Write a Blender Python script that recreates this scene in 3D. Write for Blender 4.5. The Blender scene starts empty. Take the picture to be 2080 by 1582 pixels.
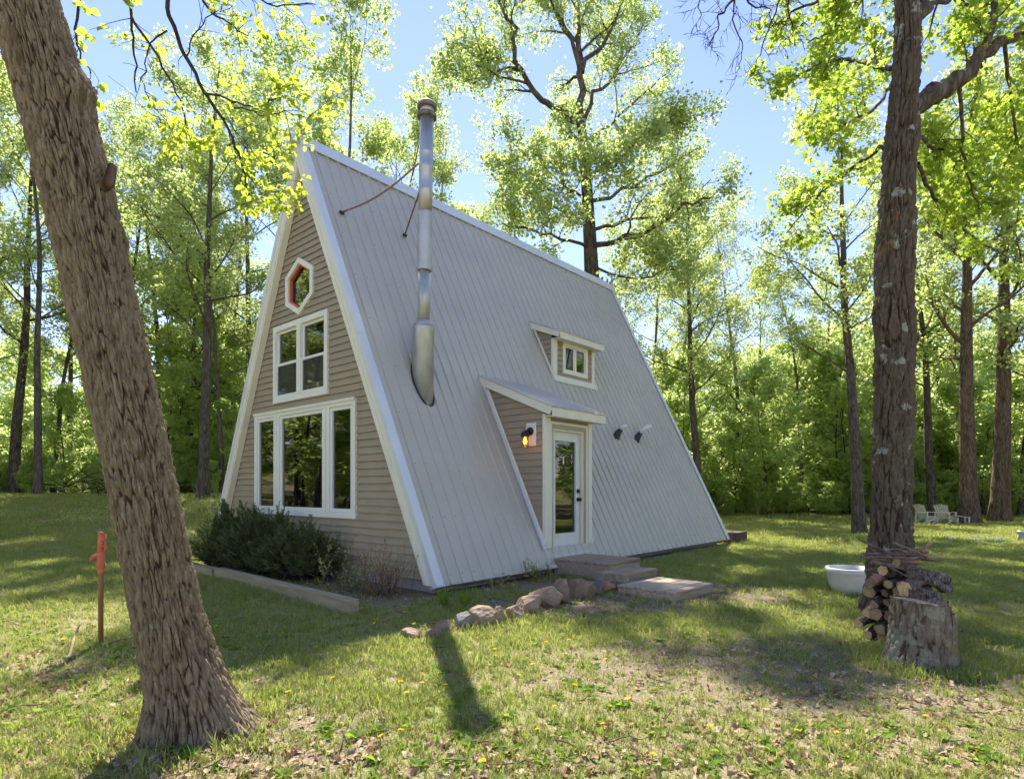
import bpy, math, random
import numpy as np
from mathutils import Vector, Matrix

# ------------------------------------------------------------------ camera, sky, sun, exposure
SC = bpy.context.scene
COL = SC.collection
F = 1208.6; HY = 993.0; CAMZ = 1.29
cam_d = bpy.data.cameras.new('camera'); cam = bpy.data.objects.new('camera', cam_d); COL.objects.link(cam)
cam.location = (0, 0, CAMZ); cam.rotation_euler = (math.radians(90), 0, 0)
cam_d.sensor_width = 36.0; cam_d.lens = 36.0 * F / 2080.0
cam_d.shift_y = (HY - 791.0) / 2080.0
cam_d.clip_start = 0.05; cam_d.clip_end = 2000
SC.camera = cam
SUN_EL = math.radians(50.6); SUN_AZ = math.radians(-10.65)     # azimuth measured from +Y towards +X
world = bpy.data.worlds.new('World'); SC.world = world; world.use_nodes = True
wn = world.node_tree.nodes; wl = world.node_tree.links
bg = wn['Background']
sky = wn.new('ShaderNodeTexSky'); sky.sky_type = 'NISHITA'; sky.sun_disc = False
sky.sun_elevation = SUN_EL; sky.sun_rotation = SUN_AZ
sky.air_density = 1.0; sky.dust_density = 0.02; sky.ozone_density = 2.0
wb = wn.new('ShaderNodeMix'); wb.data_type = 'RGBA'; wb.blend_type = 'MULTIPLY'; wb.inputs['Factor'].default_value = 1.0   # warm white balance of the photograph
wl.new(sky.outputs[0], wb.inputs['A']); wb.inputs['B'].default_value = (1.05, 0.90, 0.97, 1)
wl.new(wb.outputs['Result'], bg.inputs[0]); bg.inputs[1].default_value = 0.10
sun_d = bpy.data.lights.new('sun', 'SUN'); sun_d.energy = 4.4; sun_d.angle = math.radians(0.53); sun_d.color = (1.0, 0.95, 0.86)
sun = bpy.data.objects.new('sun', sun_d); COL.objects.link(sun)
_S = Vector((math.sin(SUN_AZ) * math.cos(SUN_EL), math.cos(SUN_AZ) * math.cos(SUN_EL), math.sin(SUN_EL)))
sun.rotation_euler = _S.to_track_quat('Z', 'Y').to_euler(); sun.location = (-4, 20, 25)
vs = SC.view_settings; vs.view_transform = 'Standard'; vs.look = 'None'; vs.exposure = 1.5; vs.gamma = 1.0
vs.use_curve_mapping = False
SC.render.engine = 'CYCLES'
cy = SC.cycles
cy.max_bounces = 8; cy.diffuse_bounces = 7; cy.glossy_bounces = 2; cy.transmission_bounces = 7; cy.transparent_max_bounces = 6
cy.use_adaptive_sampling = True; cy.adaptive_threshold = 0.03
cy.use_denoising = True; cy.caustics_reflective = False; cy.caustics_refractive = False

# ------------------------------------------------------------------ helpers
def at(x, y, Y):
    """point at depth Y that the photograph shows at pixel (x, y)"""
    return np.array([(x - 1040.0) / F * Y, Y, (HY - y) / F * Y + CAMZ])

def tag(o, label=None, cat=None, group=None, kind=None):
    if label: o['label'] = label
    if cat: o['category'] = cat
    if group: o['group'] = group
    if kind: o['kind'] = kind
    return o

def empty(name, loc=(0, 0, 0), rz=0.0):
    o = bpy.data.objects.new(name, None); COL.objects.link(o)
    o.location = loc; o.rotation_euler = (0, 0, rz); o.empty_display_size = 0.1
    return o

def mesh_np(name, V, faces=None, tris=None, quads=None):
    """fast mesh from numpy arrays"""
    me = bpy.data.meshes.new(name)
    V = np.asarray(V, dtype=np.float32).reshape(-1, 3)
    if faces is not None:
        me.from_pydata([tuple(map(float, v)) for v in V], [], [tuple(map(int, f)) for f in faces]); me.update(); return me
    loops = []; starts = []; n = 0
    parts = []
    if quads is not None and len(quads):
        q = np.asarray(quads, dtype=np.int32).reshape(-1, 4); parts.append((q, 4))
    if tris is not None and len(tris):
        t = np.asarray(tris, dtype=np.int32).reshape(-1, 3); parts.append((t, 3))
    me.vertices.add(len(V)); me.vertices.foreach_set('co', V.ravel())
    tot = sum(len(a) * k for a, k in parts); nf = sum(len(a) for a, k in parts)
    li = np.concatenate([a.ravel() for a, k in parts]); ls = []
    off = 0
    for a, k in parts:
        ls.append(off + np.arange(len(a), dtype=np.int32) * k); off += len(a) * k
    me.loops.add(tot); me.loops.foreach_set('vertex_index', li)
    me.polygons.add(nf); me.polygons.foreach_set('loop_start', np.concatenate(ls).astype(np.int32))
    me.update(calc_edges=True); me.validate()
    return me

def obj(name, me, mat=None, parent=None, smooth=False):
    o = bpy.data.objects.new(name, me)
    COL.objects.link(o)
    if mat is not None and len(me.materials) == 0: me.materials.append(mat)
    if smooth: me.polygons.foreach_set('use_smooth', [True] * len(me.polygons))
    if parent is not None: o.parent = parent
    return o

def prism(name, poly, vec, mat, parent=None):
    """closed solid: polygon (3-D points) pushed along vec"""
    P = [Vector(p) for p in poly]; v = Vector(vec); n = len(P)
    V = P + [p + v for p in P]
    nrm = Vector((0, 0, 0))
    for i in range(n): nrm += P[i].cross(P[(i + 1) % n])
    fs = [list(range(n)), list(range(2 * n - 1, n - 1, -1))] + [[i, i + n, (i + 1) % n + n, (i + 1) % n] for i in range(n)]
    if nrm.dot(v) > 0: fs = [f[::-1] for f in fs]
    me = bpy.data.meshes.new(name); me.from_pydata([tuple(p) for p in V], [], fs); me.update()
    return obj(name, me, mat, parent)

def box(name, x0, x1, y0, y1, z0, z1, mat, parent=None, bev=0.0):
    if bev <= 0:
        return prism(name, [(x0, y0, z0), (x1, y0, z0), (x1, y1, z0), (x0, y1, z0)], (0, 0, z1 - z0), mat, parent)
    import bmesh
    bm = bmesh.new(); bmesh.ops.create_cube(bm, size=1)
    for w in bm.verts: w.co = Vector(((x0 + x1) / 2 + w.co.x * (x1 - x0), (y0 + y1) / 2 + w.co.y * (y1 - y0), (z0 + z1) / 2 + w.co.z * (z1 - z0)))
    bmesh.ops.bevel(bm, geom=bm.edges[:], offset=bev, segments=1, affect='EDGES')
    me = bpy.data.meshes.new(name); bm.to_mesh(me); bm.free()
    return obj(name, me, mat, parent)

def tube_np(pts, rad, sides):
    """rings round a polyline; returns verts, quads"""
    P = np.asarray(pts, float); n = len(P); R = np.broadcast_to(np.asarray(rad, float), (n,))
    T = np.gradient(P, axis=0); T /= (np.linalg.norm(T, axis=1, keepdims=True) + 1e-9)
    ref = np.array([0.0, 0, 1.0]) if abs(T[0][2]) < 0.9 else np.array([1.0, 0, 0])
    A = np.cross(T, ref); A /= (np.linalg.norm(A, axis=1, keepdims=True) + 1e-9); B = np.cross(T, A)
    th = np.linspace(0, 2 * np.pi, sides, endpoint=False)
    V = P[:, None, :] + R[:, None, None] * (np.cos(th)[None, :, None] * A[:, None, :] + np.sin(th)[None, :, None] * B[:, None, :])
    i = np.arange(n - 1)[:, None] * sides; j = np.arange(sides)[None, :]; j2 = (j + 1) % sides
    Q = np.stack([i + j, i + j2, i + sides + j2, i + sides + j], -1).reshape(-1, 4)
    return V.reshape(-1, 3), Q

def tube(name, pts, rad, mat, parent=None, sides=10, caps=True, smooth=True):
    V, Q = tube_np(pts, rad, sides); n = len(pts)
    fs = [tuple(q) for q in Q]
    if caps: fs += [tuple(range(sides))[::-1], tuple(range((n - 1) * sides, n * sides))]
    me = mesh_np(name, V, faces=fs)
    import bmesh
    bm = bmesh.new(); bm.from_mesh(me); bmesh.ops.recalc_face_normals(bm, faces=bm.faces[:]); bm.to_mesh(me); bm.free()
    o = obj(name, me, mat, parent)
    if smooth:
        for p in me.polygons: p.use_smooth = len(p.vertices) == 4
    return o

def lathe(name, prof, mat, parent=None, seg=24, loc=(0, 0, 0), smooth=True):
    """prof: list of (r, z)"""
    th = np.linspace(0, 2 * np.pi, seg, endpoint=False); V = []
    for r, z in prof: V += [(loc[0] + r * math.cos(t), loc[1] + r * math.sin(t), loc[2] + z) for t in th]
    fs = []
    for i in range(len(prof) - 1):
        for j in range(seg): fs.append((i * seg + j, i * seg + (j + 1) % seg, (i + 1) * seg + (j + 1) % seg, (i + 1) * seg + j))
    fs.append(tuple(range(seg))[::-1]); fs.append(tuple(range((len(prof) - 1) * seg, len(prof) * seg)))
    me = mesh_np(name, V, faces=fs); o = obj(name, me, mat, parent)
    if smooth:
        for p in me.polygons: p.use_smooth = len(p.vertices) == 4
    return o

# numpy noise ------------------------------------------------------
def _h(ix, iy, iz, seed):
    n = (ix.astype(np.int64) * 374761393 + iy.astype(np.int64) * 668265263 + iz.astype(np.int64) * 2147483647 + seed * 974711) & 0x7fffffff
    n = (n ^ (n >> 13)) * 1274126177 & 0x7fffffff
    n = (n ^ (n >> 16)) * 1103515245 & 0x7fffffff
    return ((n >> 4) & 0xffff) / 65535.0

def vnoise(p, seed=0):
    p = np.asarray(p, float); i = np.floor(p).astype(np.int64); f = p - i; f = f * f * (3 - 2 * f); r = 0
    for dx in (0, 1):
        for dy in (0, 1):
            for dz in (0, 1):
                w = (f[..., 0] if dx else 1 - f[..., 0]) * (f[..., 1] if dy else 1 - f[..., 1]) * (f[..., 2] if dz else 1 - f[..., 2])
                r = r + w * _h(i[..., 0] + dx, i[..., 1] + dy, i[..., 2] + dz, seed)
    return r * 2 - 1

def fbm(p, oct=4, seed=0):
    p = np.asarray(p, float); a = 1.0; r = 0; t = 0
    for k in range(oct):
        r = r + a * vnoise(p, seed + k * 17); t += a; a *= 0.5; p = p * 2.03
    return r / t

def worley2(x, y, nx, seed=0):
    """cell noise periodic in x with nx cells; returns f1, f2, cell id"""
    ix = np.floor(x).astype(np.int64); iy = np.floor(y).astype(np.int64)
    f1 = np.full(x.shape, 9.0); f2 = np.full(x.shape, 9.0); cid = np.zeros(x.shape)
    for dx in (-1, 0, 1):
        for dy in (-1, 0, 1):
            cx_ = ix + dx; cy_ = iy + dy; cm = np.mod(cx_, nx); z = np.zeros_like(cm)
            px = cx_ + 0.1 + 0.8 * _h(cm, cy_, z, seed); py = cy_ + 0.05 + 0.9 * _h(cm, cy_, z + 1, seed)
            d = np.hypot(px - x, py - y); hid = _h(cm, cy_, z + 2, seed)
            nf2 = np.where(d < f1, f1, np.minimum(f2, d)); cid = np.where(d < f1, hid, cid)
            f1 = np.minimum(f1, d); f2 = nf2
    return f1, f2, cid

def sstep(a, b, x):
    t = np.clip((x - a) / (b - a), 0, 1); return t * t * (3 - 2 * t)

# ------------------------------------------------------------------ materials
def mat_base(name):
    m = bpy.data.materials.new(name); m.use_nodes = True; nt = m.node_tree
    return m, nt, nt.nodes, nt.links, nt.nodes['Principled BSDF']

def N(nt, t, **kw):
    n = nt.nodes.new(t)
    for k, v in kw.items(): setattr(n, k, v)
    return n

def ramp(nt, stops):
    r = nt.nodes.new('ShaderNodeValToRGB'); e = r.color_ramp.elements
    while len(e) < len(stops): e.new(0.5)
    for i, (p, c) in enumerate(stops): e[i].position = p; e[i].color = (*c, 1) if len(c) == 3 else c
    return r

def mat_noise(name, cols, scale=(8, 8, 8), rough=0.8, bump=0.0, bump_dist=0.01, detail=6, metallic=0.0, spec=0.5, coord='Object', rrange=None, distort=0.0, fine=None):
    """colour and relief from stretched noise"""
    m, nt, ns, ls, b = mat_base(name)
    tc = N(nt, 'ShaderNodeTexCoord'); mp = N(nt, 'ShaderNodeMapping'); mp.inputs['Scale'].default_value = scale
    ls.new(tc.outputs[coord], mp.inputs[0])
    nz = N(nt, 'ShaderNodeTexNoise'); nz.inputs['Scale'].default_value = 1.0; nz.inputs['Detail'].default_value = detail; nz.inputs['Roughness'].default_value = 0.62; nz.inputs['Distortion'].default_value = distort
    ls.new(mp.outputs[0], nz.inputs['Vector'])
    k = len(cols); r = ramp(nt, [(0.28 + 0.44 * i / max(1, k - 1), c) for i, c in enumerate(cols)])
    ls.new(nz.outputs[0], r.inputs[0]); ls.new(r.outputs[0], b.inputs['Base Color'])
    b.inputs['Roughness'].default_value = rough; b.inputs['Metallic'].default_value = metallic; b.inputs['Specular IOR Level'].default_value = spec
    if rrange:
        mr = N(nt, 'ShaderNodeMapRange'); mr.inputs[1].default_value = 0.3; mr.inputs[2].default_value = 0.7; mr.inputs[3].default_value = rrange[0]; mr.inputs[4].default_value = rrange[1]
        ls.new(nz.outputs[0], mr.inputs[0]); ls.new(mr.outputs[0], b.inputs['Roughness'])
    if bump:
        bp = N(nt, 'ShaderNodeBump'); bp.inputs['Strength'].default_value = bump; bp.inputs['Distance'].default_value = bump_dist
        src = nz.outputs[0]
        if fine:
            n2 = N(nt, 'ShaderNodeTexNoise'); n2.inputs['Scale'].default_value = fine; n2.inputs['Detail'].default_value = 4
            ls.new(tc.outputs[coord], n2.inputs['Vector']); src = n2.outputs[0]
        ls.new(src, bp.inputs['Height']); ls.new(bp.outputs[0], b.inputs['Normal'])
    return m

def mat_leaf(name, cols, trans, tfac=0.5, rough=0.5, attr='rnd'):
    """leaf blade: reflecting face plus light let through; colour drifts from leaf to leaf and tree to tree"""
    m, nt, ns, ls, b = mat_base(name)
    out = ns['Material Output']
    at_ = N(nt, 'ShaderNodeAttribute'); at_.attribute_name = attr
    oi = N(nt, 'ShaderNodeObjectInfo')
    mx = N(nt, 'ShaderNodeMath', operation='MULTIPLY_ADD'); mx.inputs[1].default_value = 0.72; ls.new(at_.outputs['Fac'], mx.inputs[0])
    m2 = N(nt, 'ShaderNodeMath', operation='MULTIPLY'); m2.inputs[1].default_value = 0.28; ls.new(oi.outputs['Random'], m2.inputs[0]); ls.new(m2.outputs[0], mx.inputs[2])
    k = len(cols)
    r1 = ramp(nt, [(i / max(1, k - 1), c) for i, c in enumerate(cols)]); ls.new(mx.outputs[0], r1.inputs[0])
    r2 = ramp(nt, [(i / max(1, len(trans) - 1), c) for i, c in enumerate(trans)]); ls.new(mx.outputs[0], r2.inputs[0])
    ls.new(r1.outputs[0], b.inputs['Base Color']); b.inputs['Roughness'].default_value = rough + 0.15; b.inputs['Specular IOR Level'].default_value = 0.15
    tr = N(nt, 'ShaderNodeBsdfTranslucent'); ls.new(r2.outputs[0], tr.inputs[0])
    ms = N(nt, 'ShaderNodeMixShader'); ms.inputs[0].default_value = tfac
    ls.new(b.outputs[0], ms.inputs[1]); ls.new(tr.outputs[0], ms.inputs[2]); ls.new(ms.outputs[0], out.inputs[0])
    return m

def mat_bark(name, dark, mid, light, scale=9.0, bump=0.9, lichen=None, dist=0.02):
    m, nt, ns, ls, b = mat_base(name)
    tc = N(nt, 'ShaderNodeTexCoord'); mp = N(nt, 'ShaderNodeMapping'); mp.inputs['Scale'].default_value = (scale, scale, scale * 0.2)
    ls.new(tc.outputs['Object'], mp.inputs[0])
    nz = N(nt, 'ShaderNodeTexNoise'); nz.inputs['Scale'].default_value = 1.6; nz.inputs['Detail'].default_value = 7; nz.inputs['Distortion'].default_value = 0.6
    ls.new(mp.outputs[0], nz.inputs['Vector'])
    vo = N(nt, 'ShaderNodeTexVoronoi', feature='DISTANCE_TO_EDGE'); vo.inputs['Scale'].default_value = 2.2; ls.new(mp.outputs[0], vo.inputs['Vector'])
    ad = N(nt, 'ShaderNodeMath', operation='MULTIPLY_ADD'); ad.inputs[1].default_value = 1.1; ls.new(vo.outputs['Distance'], ad.inputs[0]); ls.new(nz.outputs[0], ad.inputs[2])
    r = ramp(nt, [(0.35, dark), (0.62, mid), (0.95, light)]); ls.new(ad.outputs[0], r.inputs[0])
    col = r.outputs[0]
    if lichen:
        n2 = N(nt, 'ShaderNodeTexNoise'); n2.inputs['Scale'].default_value = lichen[1]; n2.inputs['Detail'].default_value = 5; ls.new(tc.outputs['Object'], n2.inputs['Vector'])
        mr = N(nt, 'ShaderNodeMapRange'); mr.inputs[1].default_value = lichen[2]; mr.inputs[2].default_value = lichen[2] + 0.05; ls.new(n2.outputs[0], mr.inputs[0])
        mx = N(nt, 'ShaderNodeMix', data_type='RGBA'); ls.new(mr.outputs[0], mx.inputs['Factor']); ls.new(col, mx.inputs['A']); mx.inputs['B'].default_value = (*lichen[0], 1); col = mx.outputs['Result']
    ls.new(col, b.inputs['Base Color']); b.inputs['Roughness'].default_value = 0.95; b.inputs['Specular IOR Level'].default_value = 0.15
    bp = N(nt, 'ShaderNodeBump'); bp.inputs['Strength'].default_value = bump; bp.inputs['Distance'].default_value = dist
    ls.new(ad.outputs[0], bp.inputs['Height']); ls.new(bp.outputs[0], b.inputs['Normal'])
    return m

def mat_plain(name, col, rough=0.6, metallic=0.0, var=0.06, scale=6.0, bump=0.05, spec=0.5):
    c = np.array(col); return mat_noise(name, [tuple(np.clip(c * (1 - var), 0, 1)), tuple(c), tuple(np.clip(c * (1 + var), 0, 1))], (scale,) * 3, rough, bump, 0.004, metallic=metallic, spec=spec, fine=scale * 9)

M = {}
M['siding'] = mat_noise('taupe_vinyl', [(0.32, 0.255, 0.175), (0.345, 0.278, 0.192), (0.37, 0.30, 0.21)], (1.2, 2.5, 5), 0.5, 0.12, 0.003, fine=60)
M['trim'] = mat_noise('cream_trim', [(0.74, 0.71, 0.57), (0.78, 0.75, 0.62), (0.81, 0.78, 0.66)], (3, 3, 2), 0.5, 0.06, 0.003, fine=40)
M['window_white'] = mat_noise('window_vinyl', [(0.78, 0.77, 0.68), (0.82, 0.81, 0.73)], (5, 5, 3), 0.42, 0.0)
M['jamb'] = mat_plain('taupe_jamb', (0.40, 0.37, 0.28), 0.55)
M['door'] = mat_noise('door_paint', [(0.70, 0.72, 0.66), (0.76, 0.77, 0.71)], (4, 4, 2), 0.4, 0.0)
M['orange'] = mat_plain('orange_reveal', (0.62, 0.17, 0.09), 0.6)
M['roof'] = mat_noise('roof_steel', [(0.48, 0.45, 0.38), (0.515, 0.485, 0.415), (0.545, 0.515, 0.445)], (0.5, 1.2, 1.2), 0.4, 0.05, 0.005, metallic=0.15, rrange=(0.32, 0.48), fine=5)
M['flash'] = mat_noise('edge_flashing', [(0.66, 0.68, 0.69), (0.74, 0.76, 0.77)], (2, 2, 1), 0.4, 0.04, 0.003, metallic=0.2, fine=12)
M['screw'] = mat_plain('screw_steel', (0.10, 0.10, 0.10), 0.4, 0.8)
M['galv'] = mat_noise('galvanised_pipe', [(0.34, 0.35, 0.34), (0.46, 0.47, 0.46), (0.56, 0.56, 0.545)], (7, 7, 3), 0.4, 0.08, 0.004, metallic=0.5, rrange=(0.3, 0.55), fine=14)
M['shiny'] = mat_noise('bright_pipe', [(0.40, 0.40, 0.40), (0.56, 0.56, 0.56)], (6, 6, 1), 0.3, 0.0, metallic=0.75, rrange=(0.36, 0.52))
M['rustcap'] = mat_noise('sooty_cap', [(0.10, 0.08, 0.07), (0.24, 0.19, 0.16), (0.36, 0.33, 0.3)], (20, 20, 20), 0.6, 0.1, 0.003, metallic=0.6)
M['rod'] = mat_noise('rusty_rod', [(0.16, 0.07, 0.05), (0.27, 0.13, 0.10), (0.4, 0.34, 0.31)], (30, 30, 30), 0.7)
M['rubber'] = mat_plain('black_rubber', (0.03, 0.03, 0.035), 0.6)
M['pvc'] = mat_plain('white_pvc', (0.72, 0.71, 0.66), 0.45)
M['concrete'] = mat_noise('concrete', [(0.30, 0.29, 0.27), (0.42, 0.41, 0.38)], (6, 6, 6), 0.9, 0.3, 0.01)
M['interior'] = mat_plain('interior_wood', (0.10, 0.065, 0.04), 0.7)
M['lampblack'] = mat_plain('lamp_black', (0.018, 0.018, 0.02), 0.45, 0.3)
M['plate'] = mat_plain('mount_plate', (0.72, 0.71, 0.65), 0.5)
M['deckwood'] = mat_noise('weathered_deck', [(0.22, 0.155, 0.105), (0.34, 0.26, 0.18), (0.44, 0.35, 0.255)], (1.5, 22, 22), 0.9, 0.5, 0.004, distort=0.5)
M['deckwood_lit'] = mat_noise('sunlit_deck', [(0.27, 0.20, 0.14), (0.41, 0.325, 0.235), (0.52, 0.43, 0.325)], (1.5, 22, 22), 0.9, 0.5, 0.004, distort=0.5)  # weathered deck wood made lighter: sunlight on the landing painted into its colour
M['timber'] = mat_noise('treated_timber', [(0.19, 0.155, 0.09), (0.30, 0.26, 0.16), (0.38, 0.33, 0.22)], (1.5, 18, 18), 0.9, 0.5, 0.005, distort=0.5)
M['darkwood'] = mat_noise('dark_step_wood', [(0.05, 0.035, 0.028), (0.11, 0.075, 0.06)], (3, 14, 14), 0.9, 0.4, 0.005)
M['endgrain1'] = mat_noise('aged_cut_wood', [(0.26, 0.165, 0.085), (0.38, 0.255, 0.14), (0.46, 0.33, 0.19)], (30, 30, 30), 0.9, 0.3, 0.003)
M['endgrain2'] = mat_noise('dark_cut_wood', [(0.12, 0.075, 0.045), (0.2, 0.135, 0.085), (0.28, 0.2, 0.13)], (30, 30, 30), 0.9, 0.3, 0.003)
M['endgrain'] = mat_noise('cut_wood', [(0.42, 0.26, 0.12), (0.60, 0.41, 0.21), (0.68, 0.5, 0.28)], (25, 25, 25), 0.85, 0.3, 0.003)
M['sawcut'] = mat_noise('weathered_saw_cut', [(0.10, 0.075, 0.055), (0.18, 0.14, 0.105), (0.26, 0.21, 0.16)], (20, 20, 20), 0.95, 0.5, 0.006)
M['splitwood'] = mat_noise('split_wood', [(0.24, 0.12, 0.07), (0.38, 0.22, 0.13)], (8, 8, 40), 0.9, 0.4, 0.004)
M['logbark'] = mat_bark('log_bark', (0.045, 0.03, 0.024), (0.12, 0.09, 0.075), (0.24, 0.21, 0.185), 22, 0.9, ((0.30, 0.30, 0.25), 9, 0.62), 0.012)
M['twig'] = mat_noise('kindling', [(0.075, 0.045, 0.035), (0.16, 0.105, 0.085), (0.27, 0.215, 0.19)], (12, 12, 12), 0.95, 0.3, 0.004)
M['bark_far'] = mat_bark('forest_bark', (0.04, 0.031, 0.023), (0.10, 0.08, 0.062), (0.17, 0.142, 0.116), 7, 0.8)
M['bark_oakfar'] = mat_bark('brown_forest_bark', (0.055, 0.035, 0.022), (0.13, 0.088, 0.06), (0.20, 0.15, 0.11), 8, 0.8)
M['bark_grey'] = mat_bark('grey_forest_bark', (0.05, 0.042, 0.035), (0.12, 0.10, 0.083), (0.20, 0.17, 0.145), 8, 0.8)
M['bark_twig'] = mat_noise('twig_bark', [(0.02, 0.016, 0.014), (0.06, 0.05, 0.042)], (9, 9, 9), 0.95)
M['leaf_forest'] = mat_leaf('forest_leaf', [(0.20, 0.27, 0.085), (0.27, 0.345, 0.11), (0.35, 0.41, 0.15)], [(0.50, 0.61, 0.18), (0.64, 0.73, 0.23), (0.75, 0.80, 0.32)], 0.56)
M['leaf_under'] = mat_leaf('understory_leaf', [(0.19, 0.28, 0.085), (0.26, 0.35, 0.11), (0.34, 0.42, 0.14)], [(0.62, 0.76, 0.24), (0.74, 0.85, 0.30), (0.84, 0.90, 0.38)], 0.6)
M['leaf_near'] = mat_leaf('near_leaf', [(0.22, 0.30, 0.04), (0.28, 0.36, 0.05), (0.33, 0.38, 0.06)], [(0.52, 0.64, 0.06), (0.64, 0.73, 0.08), (0.74, 0.76, 0.13)], 0.58)
M['leaf_oak'] = mat_leaf('oak_leaf', [(0.17, 0.25, 0.04), (0.23, 0.31, 0.05), (0.29, 0.33, 0.075)], [(0.44, 0.60, 0.07), (0.58, 0.72, 0.09), (0.70, 0.72, 0.14)], 0.55)
M['yew'] = mat_leaf('yew_needle', [(0.075, 0.10, 0.04), (0.12, 0.145, 0.055), (0.19, 0.20, 0.085)], [(0.14, 0.2, 0.05), (0.2, 0.26, 0.07)], 0.3)
M['grass'] = mat_leaf('grass_blade', [(0.19, 0.24, 0.055), (0.27, 0.31, 0.08), (0.38, 0.37, 0.14), (0.50, 0.44, 0.24)], [(0.30, 0.42, 0.06), (0.42, 0.50, 0.09), (0.50, 0.50, 0.14), (0.5, 0.42, 0.2)], 0.42)
M['lily'] = mat_leaf('lily_leaf', [(0.10, 0.19, 0.02), (0.17, 0.26, 0.03)], [(0.3, 0.48, 0.04), (0.42, 0.55, 0.06)], 0.45)
M['deadleaf'] = mat_leaf('dead_leaf', [(0.20, 0.115, 0.065), (0.36, 0.245, 0.15), (0.47, 0.35, 0.23), (0.56, 0.44, 0.31)], [(0.3, 0.13, 0.05), (0.4, 0.24, 0.1)], 0.15, 0.75)
M['drystalk'] = mat_leaf('dry_stalk', [(0.20, 0.14, 0.08), (0.36, 0.27, 0.16), (0.30, 0.14, 0.09)], [(0.3, 0.2, 0.1), (0.4, 0.3, 0.15)], 0.2, 0.8)
M['yellow'] = mat_leaf('dandelion_petal', [(0.80, 0.55, 0.01), (0.85, 0.64, 0.015)], [(0.8, 0.55, 0.02), (0.8, 0.6, 0.02)], 0.25)
M['pipebrown'] = mat_noise('rusty_pipe', [(0.19, 0.085, 0.03), (0.28, 0.135, 0.045), (0.34, 0.18, 0.07)], (14, 14, 4), 0.75, 0.2, 0.002)
M['hydrant'] = mat_noise('orange_paint', [(0.42, 0.09, 0.05), (0.55, 0.13, 0.07), (0.60, 0.20, 0.12)], (14, 14, 14), 0.6, 0.2, 0.002)
M['ceramic'] = mat_noise('white_planter', [(0.60, 0.60, 0.57), (0.72, 0.72, 0.69)], (5, 5, 9), 0.5, 0.05, 0.003)
M['soil'] = mat_noise('potting_soil', [(0.05, 0.033, 0.025), (0.11, 0.075, 0.055)], (30, 30, 30), 0.98, 0.8, 0.015)
M['chairpaint'] = mat_noise('weathered_white_paint', [(0.50, 0.48, 0.40), (0.66, 0.64, 0.56), (0.72, 0.7, 0.63)], (6, 6, 20), 0.75, 0.1, 0.003)
M['lid'] = mat_plain('green_lid', (0.07, 0.14, 0.10), 0.6)
M['stone'] = mat_plain('pale_stone', (0.45, 0.43, 0.39), 0.85)

def mat_glass(name, ior, tint):
    """double glazing: mirror share from Fresnel, the rest looks into the dark room"""
    m, nt, ns, ls, b = mat_base(name); out = ns['Material Output']
    fr = N(nt, 'ShaderNodeFresnel'); fr.inputs['IOR'].default_value = ior
    nz = N(nt, 'ShaderNodeTexNoise'); nz.inputs['Scale'].default_value = 1.3; tc = N(nt, 'ShaderNodeTexCoord'); ls.new(tc.outputs['Object'], nz.inputs['Vector'])
    bp = N(nt, 'ShaderNodeBump'); bp.inputs['Strength'].default_value = 0.05; bp.inputs['Distance'].default_value = 0.02; ls.new(nz.outputs[0], bp.inputs['Height'])
    gl = N(nt, 'ShaderNodeBsdfGlossy'); gl.inputs['Roughness'].default_value = 0.015; ls.new(bp.outputs[0], gl.inputs['Normal'])
    tr = N(nt, 'ShaderNodeBsdfTransparent'); tr.inputs[0].default_value = (*tint, 1)
    mx = N(nt, 'ShaderNodeMixShader'); ls.new(fr.outputs[0], mx.inputs[0]); ls.new(tr.outputs[0], mx.inputs[1]); ls.new(gl.outputs[0], mx.inputs[2]); ls.new(mx.outputs[0], out.inputs[0])
    return m
M['glass'] = mat_glass('double_glazing', 2.35, (0.75, 0.8, 0.77))

def mat_emit(name, col, s):
    m, nt, ns, ls, b = mat_base(name); b.inputs['Base Color'].default_value = (*col, 1); b.inputs['Emission Color'].default_value = (*col, 1); b.inputs['Emission Strength'].default_value = s
    return m
M['bulb'] = mat_emit('amber_bulb', (1.0, 0.40, 0.04), 3.2)
def mat_amberglass():
    m, nt, ns, ls, b = mat_base('lamp_glass'); out = ns['Material Output']
    gl = N(nt, 'ShaderNodeBsdfGlossy'); gl.inputs['Roughness'].default_value = 0.05
    tr = N(nt, 'ShaderNodeBsdfTransparent'); tr.inputs[0].default_value = (0.95, 0.86, 0.72, 1)
    mx = N(nt, 'ShaderNodeMixShader'); mx.inputs[0].default_value = 0.12
    ls.new(tr.outputs[0], mx.inputs[1]); ls.new(gl.outputs[0], mx.inputs[2]); ls.new(mx.outputs[0], out.inputs[0]); return m
M['lampglass'] = mat_amberglass()

# ------------------------------------------------------------------ terrain
ANG = math.radians(48.795)
DX, DY = -0.919, 7.13
EZ = 0.12                                   # eave height above the lawn
UX, UY = math.cos(ANG), math.sin(ANG); VX, VY = -UY, UX
W, L, H = 6.416, 9.14, 6.627
MS = H / (W / 2); PHI = math.atan(MS); SL = H / math.sin(PHI)

def hw(s, t):
    return np.array([DX + s * UX + t * VX, DY + s * UY + t * VY])
def hl(x, y):
    dx = np.asarray(x) - DX; dy = np.asarray(y) - DY
    return dx * UX + dy * UY, dx * VX + dy * VY

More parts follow.
